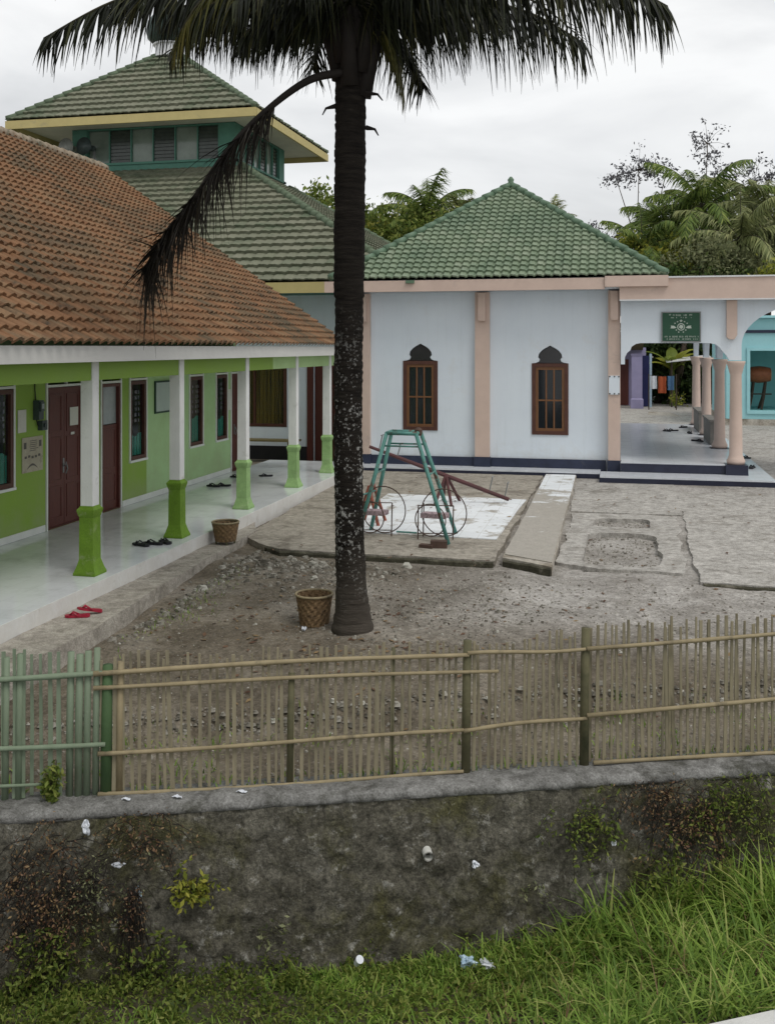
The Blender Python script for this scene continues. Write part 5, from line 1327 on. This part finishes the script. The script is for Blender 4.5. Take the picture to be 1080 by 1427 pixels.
# the dead frond that hangs across the roofs
DF = [(-2.86,10.30,5.93),(-3.2,10.14,5.82),(-3.62,10.04,5.51),(-4.01,9.95,5.11),(-4.38,9.87,4.58),(-4.71,9.79,4.13),(-4.86,9.75,3.85)]
add_frond(DF, 140, .80, .95, C['frond_dry'], 50, .024, .05, .26, .30, False, 'dead brown frond hanging down', C['stem_dry'])
r_, l_ = MB(), MB(); frond(r_, l_, [tuple(V(p)+V((.01,.012,-.01))) for p in DF], 80, .95, .55, random.Random(51), .02, .012, .42, 4, .22, False)
frond(r_, l_, [tuple(V(p)+V((-.01,-.012,0))) for p in DF[3:]], 70, .40, .7, random.Random(52), .03, .012, .3, 4, .35, False)
l_.build('withered_leaflets', C['frond_dry'], [c for c in cp_.children if c.get('label')][0])
b = MB()       # fibrous sheath and leaf bases at the crown
for i in range(14):
    a = i*2.399; z = 5.95+i*.05; r = .17
    b.tube([(-2.81+r*math.cos(a)*.7,10.47+r*math.sin(a)*.7,z-.25),(-2.81+r*1.25*math.cos(a),10.47+r*1.25*math.sin(a),z+.15),(-2.81+r*2.2*math.cos(a),10.47+r*2.2*math.sin(a),z+.65)], [.10,.085,.05], 7)
b.build('leaf_bases', C['stem_dry'], cp_, smooth=True)
b = MB()
for x, z, dx in ((-2.63,5.35,.10),(-2.64,5.72,.14),(-2.97,5.6,-.1)): b.tube([(x,10.40,z),(x+dx,10.36,z-.03),(x+dx*1.4,10.36,z-.1)], [.03,.014,.006], 6)
b.build('dead_stub', C['stem_dry'], cp_)

# ------------------------------------------------------------------ trees behind
bg_ = 'palms behind the prayer hall roof'
palm('palm with raised fronds behind the left slope of the green roof', (-9.1,48,0), 9.3, 24, 3.0, 21, C['frond_green'], 81, .9, group=bg_, emin=-35, wd=0.072)
palm('smaller palm close to the green roof ridge, two upright fronds', (-7.4,48,0), 9.0, 9, 2.2, 22, C['frond_olive'], 66, .5, group=bg_, emin=45, hang=.3, wd=0.065)
palm('palm peeping just right of the green roof apex', (-3.4,52,0), 9.2, 8, 1.9, 23, C['frond_olive'], 54, .42, group=bg_, emin=50, hang=.3, wd=0.058)
bp = 'palms above the porch roof'
palm('tall palm in the middle of the right tree mass', (4.5,58,0), 10.6, 24, 4.2, 24, C['frond_green'], 90, 1.1, group=bp, emin=-40, wd=0.094)
palm('palm left of the tallest one in the right tree mass', (2.6,58.5,0), 9.7, 20, 3.4, 28, C['frond_green'], 81, 1.0, group=bp, emin=-35, wd=0.086)
palm('leaning palm at the left edge of the right tree mass', (1.2,57,0), 8.3, 18, 3.3, 25, C['frond_green'], 75, .95, group=bp, emin=-35, wd=0.086)
palm('palm at the right picture edge above the porch roof', (7.9,58,0), 10.3, 22, 4.2, 26, C['frond_olive'], 84, 1.1, group=bp, emin=-45, wd=0.094)
palm('grey green drooping palm low among the right shrubs', (6.2,55.5,0), 8.7, 20, 3.6, 27, C['frond_olive'], 81, 1.05, group=bp, emin=-45, hang=.9, wd=0.086)
tree('tree', 'round leafy tree behind the mosque roof hip', 'tree', (-14.6,49,0), [((-15.2,49,9.9),(2.4,2,1.3),50),((-13.0,48.5,9.2),(2.0,1.6,1.4),44)], C['leaf_mid'], .26, 70, .25, 31)
tree('tree', 'olive tree beside the trunk, left of the green roof', 'tree', (-11.3,48.5,0), [((-11.7,48.5,8.5),(1.7,1.6,1.5),46),((-10.3,48.5,8.2),(1.8,1.4,1.4),40)], C['leaf_yellow'], .24, 70, .22, 32)
tree('tree', 'tall yellow green bush right against the hall roof hip', 'tree', (-10.0,47,0), [((-10.0,47,8.5),(1.9,1.2,1.6),56)], C['leaf_mid'], .24, 70, .2, 47)
tree('tree', 'dark green tree just left of the hall ridge', 'tree', (-8.6,46.5,0), [((-8.4,46.5,8.2),(2.2,1.5,1.3),46)], C['leaf_mid'], .24, 65, .2, 33)
tree('tree', 'thin tree with scattered leaves left of the mosque roof', 'tree', (-25.5,45,0), [((-25.6,45,13.3),(1.2,1.2,1.0),10),((-26.4,45,12.6),(1.0,1,1),6)], C['leaf_mid'], .24, 22, .16, 34, sparse=True)
tree('tree', 'yellowish shrub tree at the left of the right tree mass', 'tree', (1.0,56,0), [((.8,56,7.4),(2.3,1.5,1.6),46),((2.9,55.5,7.6),(1.9,1.4,1.4),34)], C['leaf_yellow'], .26, 70, .22, 35)
tree('tree', 'grey green bushy tree above the middle of porch roof', 'tree', (4.6,54.5,0), [((3.9,54.5,7.3),(2.2,1.5,1.6),48),((5.9,54.5,7.0),(2.1,1.5,1.7),40)], C['leaf_grey'], .24, 75, .22, 36)
tree('tree', 'dark leafy tree low over the porch roof', 'tree', (2.6,54,0), [((2.0,54,6.3),(2.6,1.2,1.3),44),((5.6,54,6.2),(2.6,1.2,1.2),44)], C['leaf_dark'], .24, 65, .2, 37)
tree('tree', 'olive tree filling the right picture edge', 'tree', (8.6,56,0), [((7.9,56,8.1),(2.4,1.5,2.0),50),((9.6,55,7.4),(2.4,1.5,2.0),44)], C['leaf_grey'], .26, 70, .24, 38)
tree('tree', 'bright green shrub at the porch roof right end', 'tree', (7.5,52,0), [((7.6,52,6.3),(1.3,1,.9),24)], C['leaf_yellow'], .22, 60, .15, 39)
wp = 'sparse dusky trees against the sky'
tree('bare_tree', 'wispy tree with dusky leaf tufts left above right tree mass', 'tree', (1.4,60,0), [((1.1,60,13.3),(2.0,1.2,1.5),34),((-.2,60,12.9),(1.2,1,1.0),18),((2.6,60,13.0),(1.3,1,1.3),16)], C['leaf_purple'], .2, 13, .09, 41, wp, .32, True)
tree('bare_tree', 'taller wispy tree with dusky tufts behind the middle palm', 'tree', (5.0,60,0), [((4.9,60,14.7),(1.4,1,1.7),26),((5.8,60,12.9),(1.7,1,1.3),20)], C['leaf_purple'], .2, 13, .09, 42, wp, .3, True)
tree('bare_tree', 'wispy dusky tree nearest the right picture edge', 'tree', (8.0,60,0), [((7.4,60,12.3),(1.5,1,1.6),22),((8.8,60,12.8),(1.6,1,1.4),20)], C['leaf_purple'], .2, 13, .09, 43, wp, .3, True)
tree('bare_tree', 'small dusky tuft tree beside the hall roof hip', 'tree', (-2.0,58,0), [((-1.5,58,9.6),(.9,.8,.8),12),((-.5,58,9.0),(.9,.8,.6),9)], C['leaf_purple'], .2, 15, .09, 44, wp, .3, True)

# ------------------------------------------------------------------ yard behind the porch
tb_ = thing('turquoise_building', 'turquoise building with wide open window behind the porch', 'building', (6,40,0))
op = [(4.80,.62),(7.6,.62),(7.6,2.88),(4.80,2.88)]
b = MB(); b.prism([(3.95,.3),(11,.3),(11,4.1),(3.95,4.1)], [op, [(8.2,.62),(10.6,.62),(10.6,2.88),(8.2,2.88)]], lambda a, c: (a,40.0,c), lambda a, c: (a,40.2,c)); b.box((3.95,40.205,.3),(4.1,46,4.1)); b.box((10.85,40.205,.3),(11,46,4.1))
b.build('wall', C['turquoise'], tb_)
b = MB(); b.box((3.9,39.94,.0),(11.05,46,.295)); b.build('plinth', C['concrete_pale'], tb_)
b = MB(); b.box((4.101,43.4,.3),(10.84,43.5,4.1)); b.box((4.101,40.205,.296),(10.84,43.39,.60)); b.build('room', C['teal_room'], tb_)
b = MB(); b.box((3.8,39.7,4.11),(11.2,46.2,4.2)); b.build('roof', C['turquoise'], tb_)
b = MB(); b.box((3.9,39.93,3.55),(11.05,39.995,3.66)); b.build('band', C['navy'], tb_)
b = MB(); b.prism([(p[0]+d[0],p[1]+d[1]) for p, d in zip(op, ((-.12,-.12),(.12,-.12),(.12,.12),(-.12,.12)))], [op], lambda a, c: (a,39.95,c), lambda a, c: (a,39.996,c)); b.build('window_frame', C['turquoise'], tb_)
dr = thing('drum', 'big orange brown wooden drum on a stand in turquoise room', 'drum', (5.28,41.3,.6))
b = MB(); pr = [(-.42,.25),(-.38,.27),(-.2,.31),(0,.33),(.2,.31),(.38,.27),(.42,.25)]
b.tube([(5.28+k[0],41.3,1.95) for k in pr], [k[1] for k in pr], 20); b.build('shell', C['drum'], dr, smooth=True)
b = MB(); b.tube([(5.702,41.3,1.95),(5.72,41.3,1.95)], .26, 20); b.tube([(4.84,41.3,1.95),(4.858,41.3,1.95)], .26, 20); b.build('drumhead', C['aged_paper'], dr)
for x in (5.08,5.52):
    for sg in (-1, 1):
        b = MB(); b.tube([(x,41.3+sg*.1,1.68),(x-.08,41.3+sg*.2,1.1),(x-.2,41.3+sg*.38,.61)], .045, 8); b.build('leg', C['bark'], dr)
b = MB(); b.tube([(4.85,41.1,1.2),(5.72,41.1,1.2)], .03, 6); b.build('stretcher', C['bark'], dr)
# lilac house front far left through the arch
lh = thing('lilac_house', 'lilac pillared house front seen far through the porch arch', 'house', (.3,52,0))
for x in (.82,):
    b = MB(); b.sqloft(x, 50.0, [(.30,.05),(.30,.5),(.25,.55),(.25,2.55),(.3,2.7)]); b.build('pillar', C['lilac'], lh)
b = MB(); b.box((-4,52.2,0),(1.3,52.4,3.0)); b.build('wall', C['lilac'], lh)
b = MB(); b.box((-.2,52.1,.1),(.45,52.19,2.4)); b.build('door', C['brown'], lh)
b = MB(); b.box((1.02,50.9,.1),(1.42,50.98,2.6)); b.build('curtain', C['blue_door'], lh)
b = MB(); b.box((1.44,51.0,.05),(1.55,51.1,2.7)); b.build('post', C['paleblue_plastic'], lh)
b = MB(); b.obox((-1.6,51.4,3.05),(2.75,0,0),(0,1.2,-.2),(0,.02,.04)); b.build('roof', C['bench'], lh)
lau = thing('laundry_line', 'clothes line with orange and pale clothes in the far yard', 'laundry', (1.9,49,0))
for x in (1.35,2.6):
    b = MB(); b.tube([(x,49,.03),(x,49,1.75)], .03, 6); b.build('pole', C['bark'], lau)
b = MB(); b.tube([(1.35,49,1.7),(1.95,49,1.64),(2.6,49,1.7)], .008, 4); b.build('line', C['dark'], lau)
b = MB(); b.tube([(1.35,49.25,.03),(1.35,49.0,.05)], .01, 4)
def cloth(x0, x1, z0, z1, m, seed):
    b = MB(); k, j_ = 8, 6
    for i in range(k+1):
        for j in range(j_+1):
            u, v = i/k, j/j_; b.v.append((x0+(x1-x0)*u+.02*fbm(u*3,v*3,seed), 49+.05*math.sin(u*9+seed)*(1-v*.6), z1+(z0-z1)*(1-v)+.02*fbm(u*4,seed)))
    for i in range(k):
        for j in range(j_): b.f.append((i*(j_+1)+j,(i+1)*(j_+1)+j,(i+1)*(j_+1)+j+1,i*(j_+1)+j+1))
    o = b.build('hanging_cloth', m, loc=((x0+x1)/2,49,z1)); so_ = o.modifiers.new('thickness','SOLIDIFY'); so_.thickness = .008; return o
tag(cloth(1.42,1.72,1.05,1.66,C['white_plastic'],1), 'pale cloth hanging at the left of the far laundry line', 'cloth')
tag(cloth(1.78,2.14,.85,1.64,C['orange_cloth'],2), 'orange cloth hanging on the far laundry line', 'cloth')
tag(cloth(2.2,2.5,1.0,1.66,C['blue_plastic'],3), 'bluish cloth at the right end of the laundry line', 'cloth')
# banana plant
bt = thing('banana_plant', 'banana plant with big arching leaves seen through porch arch', 'banana plant', (2.6,52.6,0)); rg = random.Random(9)
b = MB(); b.tube([(2.6,52.6,0),(2.62,52.6,1.2),(2.6,52.6,2.0)], [.14,.11,.07], 8); b.build('stem', C['leaf_mid'], bt)
for i in range(9):
    pts = arc((2.6,52.6,1.9), i*2.4, R(75-5*i), 2.1, 1.5, 8); m2 = MB()
    for j, p in enumerate(pts):
        u = j/8; wv = V((math.cos(i*2.4), -math.sin(i*2.4), 0))*(.28*math.sin(math.pi*min(1,.1+u*.95))+.01)
        m2.v += [tuple(p-wv-V((0,0,.05))), tuple(p), tuple(p+wv-V((0,0,.05)))]
    for j in range(8): a = j*3; m2.f += [(a,a+1,a+4,a+3),(a+1,a+2,a+5,a+4)]
    m2.build('leaf', C['leaf_yellow'] if i % 2 else C['leaf_mid'], bt)
hut = thing('hut', 'small open hut with bright tin roof in the far yard', 'hut', (3.4,52,0))
b = MB(); b.obox((3.3,52,2.45),(1.05,0,.12),(0,.9,.05),(0,0,.025)); b.build('roof', C['tin'], hut)
b = MB(); b.obox((4.9,51.6,2.28),(1.2,0,.02),(0,.9,.05),(0,0,.025)); b.build('roof', C['bench'], hut)
for x, y in ((2.5,51.3),(4.2,51.3),(2.5,52.7),(4.2,52.7)):
    b = MB(); b.tube([(x,y,0),(x,y,2.4)], .05, 6); b.build('post', C['bark'], hut)
for i, (x, y, rx, lab) in enumerate(((2.0,54.8,2.4,'dark bushy tree behind the far hut, left one'),(5.2,55.2,2.6,'dark bushy tree behind the far hut, right one'),(-1.6,56,2.6,'dark bushy tree behind the lilac house'),(3.8,56.5,2.4,'dark bushy tree between the two behind the far hut'))):
    tree('tree', lab, 'tree', (x,y,0), [((x,y,2.9),(rx,1.2,2.4),80),((x+.8,y,1.2),(rx,1.0,1.3),60)], C['leaf_deep'], .34, 60, .2, 60+i, 'dark trees behind the far yard')
tree('shrub', 'small yellow green shrub before the far hut', 'shrub', (2.75,50.5,0), [((2.75,50.5,.5),(.35,.3,.4),9)], C['leaf_yellow'], .12, 22, .04, 66, clump=.2)
b = MB(); rg = random.Random(77)
fp = MB(); fp.quad((1.2,45.2,.07),(2.6,44.2,.07),(2.2,47.0,.07),(1.3,47.6,.07))
struct('path', fp, C['concrete_pale'])
fy = MB(); fy.quad((.03,35.3,.064),(12,35.3,.064),(12,53,.064),(.03,53,.064)); fy.quad((3.22,23.5,.064),(12,23.5,.064),(12,35.29,.064),(3.22,35.29,.064)); struct('far_yard', fy, C['grey_concrete'])

# ------------------------------------------------------------------ loose stones
rg = random.Random(123); gs = MB()
def pebble(mb, x, y, z, r):
    b0 = len(mb.v); a = rg.uniform(0,6.28)
    for k in range(5):
        an = a+k*1.2566; rr = r*rg.uniform(.7,1.25); mb.v.append((x+rr*math.cos(an), y+rr*math.sin(an)*.85, z-r*.2))
    for k in range(5):
        an = a+k*1.2566+.5; rr = r*rg.uniform(.4,.75); mb.v.append((x+rr*math.cos(an), y+rr*math.sin(an)*.85, z+r*rg.uniform(.3,.7)))
    for k in range(5): mb.f.append((b0+k, b0+(k+1)%5, b0+5+(k+1)%5, b0+5+k))
    mb.f.append(tuple(b0+5+k for k in range(5)))
def scatter(n_, fx_, r):
    for _ in range(n_):
        x, y = fx_(); pebble(gs, x, y, ground_z(x,y), min(r*2.2, r*rg.lognormvariate(0,.45)))
scatter(1700, lambda: (rg.gauss(-1.9,.9), rg.gauss(11.6,.9)), .013)
scatter(520, lambda: (rg.gauss(-4.1,.6), rg.gauss(12.75,.5)), .026)
scatter(90, lambda: (rg.gauss(-3.9,.6), rg.gauss(12.95,.3)), .042)
scatter(320, lambda: (-5.15+abs(rg.gauss(0,.18)), rg.uniform(9.4,14.0)), .024)
scatter(40, lambda: (-5.15+abs(rg.gauss(0,.15)), rg.uniform(10.4,14.0)), .04)
scatter(1900, lambda: (rg.uniform(-5,3.2), rg.uniform(8.0,13.2)), .009)
scatter(900, lambda: (rg.uniform(.0,3.6), rg.uniform(8.6,13.0)), .011)
scatter(420, lambda: (rg.uniform(-.5,.55), rg.uniform(13.8,16.4)), .014)
scatter(160, lambda: (rg.uniform(-.4,.5), rg.uniform(16.85,17.7)), .014)
scatter(260, lambda: (rg.uniform(-5.5,3), rg.uniform(14,22)), .008)
def edge_pt():
    x = rg.uniform(-5,3.5); return x, yl(x)+1.62+.16*fbm(x*1.3,4)+.05*fbm(x*5,2)+rg.gauss(.03,.05)
scatter(900, edge_pt, .020)
def strip_pt():
    x = rg.uniform(-5,3.5); return x, yl(x)+rg.uniform(.1,1.5)
scatter(700, strip_pt, .012)
tag(gs.build('gravel', C['gravel']), 'loose pale stones strewn over the yard earth', None, None, 'stuff')

# ------------------------------------------------------------------ leaf litter on the yard
rg = random.Random(321); lm_ = MB()
for _ in range(620):
    if rg.random() < .5: x, y = rg.gauss(-2.8,1.2), rg.gauss(10.6,1.0)
    else: x, y = rg.uniform(-5,3.4), rg.uniform(8.2,22)
    z = ground_z(x, y) if y < 13.1 else (.118 if x < -.9 else .07)
    if y > 13 and -.55 < x < .6 and y < 17.8: z = ground_z(x, y)
    sz_ = rg.uniform(.02,.055); a = rg.uniform(0,6.28); d = V((math.cos(a),math.sin(a),rg.uniform(-.1,.2)))*sz_; e = V((-math.sin(a),math.cos(a),rg.uniform(-.2,.2)))*sz_*.4; p = V((x,y,z+.008))
    lm_.quad(p-d, p-e, p+d, p+e+V((0,0,.006)))
tag(lm_.build('fallen_leaves', C['dry_weed']), 'small dry leaves fallen over the yard', None, None, 'stuff')

# ------------------------------------------------------------------ grass and weeds
rg = random.Random(55)
def blade(mb, p, h, w_, lean, az, seg=3):
    d = V((math.cos(az), math.sin(az), 0)); side = V((-d.y, d.x, 0)); b0 = len(mb.v); q = V(p); ang = .1
    for j in range(seg+1):
        u = j/seg; ww = w_*(1-u**1.6)*.5+.0008
        mb.v.append(tuple(q-side*ww)); mb.v.append(tuple(q+side*ww))
        ang += lean/seg; q = q + (d*math.sin(ang) + V((0,0,1))*math.cos(ang))*(h/seg)
    for j in range(seg): mb.f.append((b0+2*j,b0+2*j+1,b0+2*j+3,b0+2*j+2))
gmb = MB()
def grass_patch(n_, sfun, hfun, wmul=1):
    for _ in range(n_):
        s, t = sfun(); h = hfun(s, t)
        if h <= 0.02: continue
        p = W(s, t, ditch_z(s,t)-.01); blade(gmb, p, h*rg.uniform(.6,1.25), rg.uniform(.006,.012)*wmul, rg.uniform(.6,3.0), rg.uniform(0,6.28))
def hh(s, t):
    k = max(0, min(1, (s+.25)/1.5)); cl = .8+.75*noise.noise(V((s*2.2,t*2.2,3)))
    return (.07+.36*k)*max(.12,cl)
grass_patch(9500, lambda: (rg.uniform(.2,4.8), rg.uniform(.05,1.9)), hh, 1.3)
grass_patch(2600, lambda: (rg.gauss(1.9,.55), rg.gauss(.45,.3)), lambda s, t: hh(s,t)*1.25, 1.7)
grass_patch(700, lambda: (rg.gauss(1.6,.7), rg.gauss(.5,.4)), lambda s, t: hh(s,t)*1.0, 2.8)
grass_patch(2600, lambda: (rg.uniform(-1.0,.9), .10+abs(rg.gauss(0,.2))), lambda s, t: .09+.16*max(0,s+.5)*rg.random(), 1.3)
grass_patch(4200, lambda: (rg.uniform(-3.4,-.2), rg.uniform(.0,.9)), lambda s, t: .03+.13*noise.noise(V((s*2.6,t*2.6,1)))+.03*rg.random(), 1.3)
grass_patch(1400, lambda: (rg.uniform(-3,3), rg.uniform(.6,1.95)), lambda s, t: .12)
grass_patch(1300, lambda: (rg.gauss(.2,.5), rg.uniform(.1,1.3)), lambda s, t: .12, 1.3)
tag(gmb.build('grass', C['grass']), 'bright green grass growing along the ditch bank', None, None, 'stuff')
wmb = MB()
def weed_clump(s, t, h, r, nl, size):
    for _ in range(nl):
        a = rg.uniform(0,6.28); q = rg.random()**.5*r; p = W(s+q*math.cos(a), t+q*math.sin(a), 0); p.z = ditch_z(s, t) + h*(.25+.75*rg.random())*(1-.5*q/r)
        leaf_quad(wmb, p, size, rg, .35, .5)
for _ in range(150):
    s = rg.uniform(-3.3,3.0); t = rg.uniform(.0,1.0); k = max(0, min(1, (s+.3)/1.5))
    weed_clump(s, t, (.10+.30*k)*rg.uniform(.5,1.1), rg.uniform(.05,.13), int(rg.uniform(20,60)), rg.uniform(.025,.055))
for _ in range(60):
    s = rg.uniform(-3.3,-.2); t = rg.uniform(-.05,.35); weed_clump(s, t, rg.uniform(.08,.24), rg.uniform(.06,.14), 50, rg.uniform(.02,.045))
for _ in range(170):
    s = rg.uniform(-3.4,.3); t = rg.uniform(.1,1.0); weed_clump(s, t, rg.uniform(.05,.13), rg.uniform(.06,.16), 40, rg.uniform(.02,.042))
for _ in range(34):
    s = rg.uniform(1.2,3.0); t = rg.uniform(-.08,.3); weed_clump(s, t, rg.uniform(.35,.75), rg.uniform(.08,.16), 80, rg.uniform(.025,.05))
tag(wmb.build('ground_weeds', C['leaf_mid']), 'small broad leaved weeds mixed into the ditch grass', None, None, 'stuff')
smb = MB()
for _ in range(420):
    s = rg.uniform(-.2,3.0); t = rg.uniform(.05,1.5); p = W(s, t, ditch_z(s,t)); blade(smb, p, rg.uniform(.12,.42)*max(.4,min(1,(s+.4)/1.4)), rg.uniform(.004,.009), rg.uniform(.4,2.6), rg.uniform(0,6.28))
tag(smb.build('dead_grass', C['dry_weed']), 'dry straw blades scattered through the green grass', None, None, 'stuff')
tag_g = MB()
for _ in range(260):
    s = rg.uniform(-2.3,3); p = FP(s, rg.uniform(-.1,.05), -.09); blade(tag_g, p, rg.uniform(.03,.10), .009, rg.uniform(.4,1.4), rg.uniform(0,6.28))
for _ in range(2600):
    x = rg.uniform(-4.8,2.6); y = yl(x)+rg.uniform(.08,1.7)
    if noise.noise(V((x*1.7,y*1.7,2))) < .12: continue
    blade(tag_g, (x,y,ground_z(x,y)), rg.uniform(.03,.11), .011, rg.uniform(.4,1.8), rg.uniform(0,6.28))
for _ in range(300):
    x, y = -5.1+abs(rg.gauss(0,.25)), rg.gauss(11.0,.7); blade(tag_g, (x,y,ground_z(x,y)), rg.uniform(.02,.06), .008, rg.uniform(.4,1.4), rg.uniform(0,6.28))
tag(tag_g.build('sprouting_grass', C['grass']), 'thin green tufts along the fence foot and ledge', None, None, 'stuff')

def creeper(name, label, s0, z0, spread, n_, m, ls, seed, drop=.6, up=0, stem=None):
    """weed rooted on the wall: thin stems with small leaves"""
    rg = random.Random(seed); r = W(s0, wall_t(z0)+.05, z0); t = thing(name, label, 'plant', tuple(r)); st, lf = MB(), MB()
    for _ in range(n_):
        a = rg.uniform(-1,1); ln = spread*rg.uniform(.3,.9); pts = []; w0 = .35 if drop > 2 else .75
        sr = s0 + rg.gauss(0,.4)*spread*w0; zr = min(-.13, z0 + rg.gauss(0,.22)*spread); up_ = up*rg.uniform(-.6,1.5); k0 = rg.uniform(-.3,.3)
        for j in range(5):
            u = j/4; zz = min(-.12, zr + up_*ln*u - drop*ln*u*u*rg.uniform(.8,1.2))
            pts.append(W(sr + a*ln*u*(1+k0*u) + rg.uniform(-.02,.02), wall_t(zz) + .04 + .05*math.sin(u*2.6)+rg.uniform(0,.03), zz))
        st.tube(pts, [.004,.0035,.003,.0025,.0015], 4, cap=False)
        for j in range(int(12*ln/.3)+4):
            u = rg.random(); k = min(3, int(u*4)); p = pts[k].lerp(pts[k+1], u*4-k) + V((rg.gauss(0,.022), rg.gauss(0,.022), rg.gauss(0,.022)))
            leaf_quad(lf, p + N*.015, ls*rg.uniform(.6,1.3), rg, 0, .5)
    st.build('stem', stem or C['stem'], t); lf.build('foliage', m, t)
DW = C['dry_weed']
creeper('dry_weed', 'reddish dry weed tangle on the wall at the left edge', -2.78,-.40,.55,60,DW,.026,1,.8,.3,C['stem_dry'])
creeper('dry_weed', 'brown weed carpet lower on the wall at the left edge', -2.70,-.66,.5,60,DW,.024,21,.7,.35,C['stem_dry'])
creeper('dry_weed', 'olive brown weed mat between the two reddish weeds', -2.45,-.52,.42,40,C['leaf_grey'],.022,22,.9,.3,C['stem_dry'])
creeper('dry_weed', 'dry brown stems hanging down the wall left of the leafy plant', -2.18,-.62,.15,46,DW,.022,2,4.0,0,C['stem_dry'])
creeper('dry_weed', 'straw coloured weed creeping below the coping at left', -2.1,-.24,.5,34,C['dry_weed'],.024,3,.5,.1,C['stem_dry'])
creeper('wall_plant', 'yellow green leafy plant growing from the middle of wall', -1.79,-.60,.20,44,C['leaf_yellow'],.046,4,.4,.6)
creeper('wall_plant', 'green leafy weed at the bottom left foot of the wall', -2.72,-.98,.42,60,C['leaf_mid'],.042,5,.8,.7)
creeper('wall_plant', 'small grey green sprig low on the wall', -1.30,-.92,.14,8,C['leaf_grey'],.04,6,.3,.8)
creeper('wall_plant', 'green creeper on the wall below the right fence section', .95,-.34,.34,44,C['leaf_mid'],.036,7,.9,.3)
creeper('dry_weed', 'dry reddish creeper hanging from the coping at right', 1.48,-.20,.5,44,DW,.026,8,.7,.1,C['stem_dry'])
creeper('wall_plant', 'tangled green weed on the wall at the right edge', 2.05,-.26,.55,70,C['leaf_mid'],.034,9,.8,.3)
creeper('dry_weed', 'brown dead stems between the right weeds and grass', 1.75,-.40,.45,50,DW,.026,10,.9,.2,C['stem_dry'])
creeper('wall_plant', 'yellowish weed under the coping right of drain pipe', .55,-.8,.18,6,C['leaf_grey'],.035,11,.5,.4)
creeper('wall_plant', 'low green weed patch at the left bottom corner', -2.05,-1.05,.4,50,C['leaf_mid'],.04,12,.5,.6)
# green weed standing in front of the green fence
fwz = FP(-2.74,.10,-.09); wd_ = thing('fence_weed', 'dark green leafy weed growing against the green fence', 'plant', tuple(fwz)); st, lf = MB(), MB(); rg = random.Random(8)
for i in range(22):
    a = rg.uniform(0,6.28); h = rg.uniform(.1,.27); p2 = fwz + V((math.cos(a)*.09*rg.random(), math.sin(a)*.07*rg.random(), h)); st.tube([fwz, fwz.lerp(p2,.5)+V((0,0,.02)), p2], [.004,.003,.002], 4, cap=False)
    for j in range(16): leaf_quad(lf, fwz.lerp(p2, rg.uniform(.15,1))+V((rg.gauss(0,.025),rg.gauss(0,.02),rg.gauss(0,.02))), .055, rg, 0, .45)
st.build('stem', C['stem'], wd_); lf.build('foliage', C['leaf_mid'], wd_)
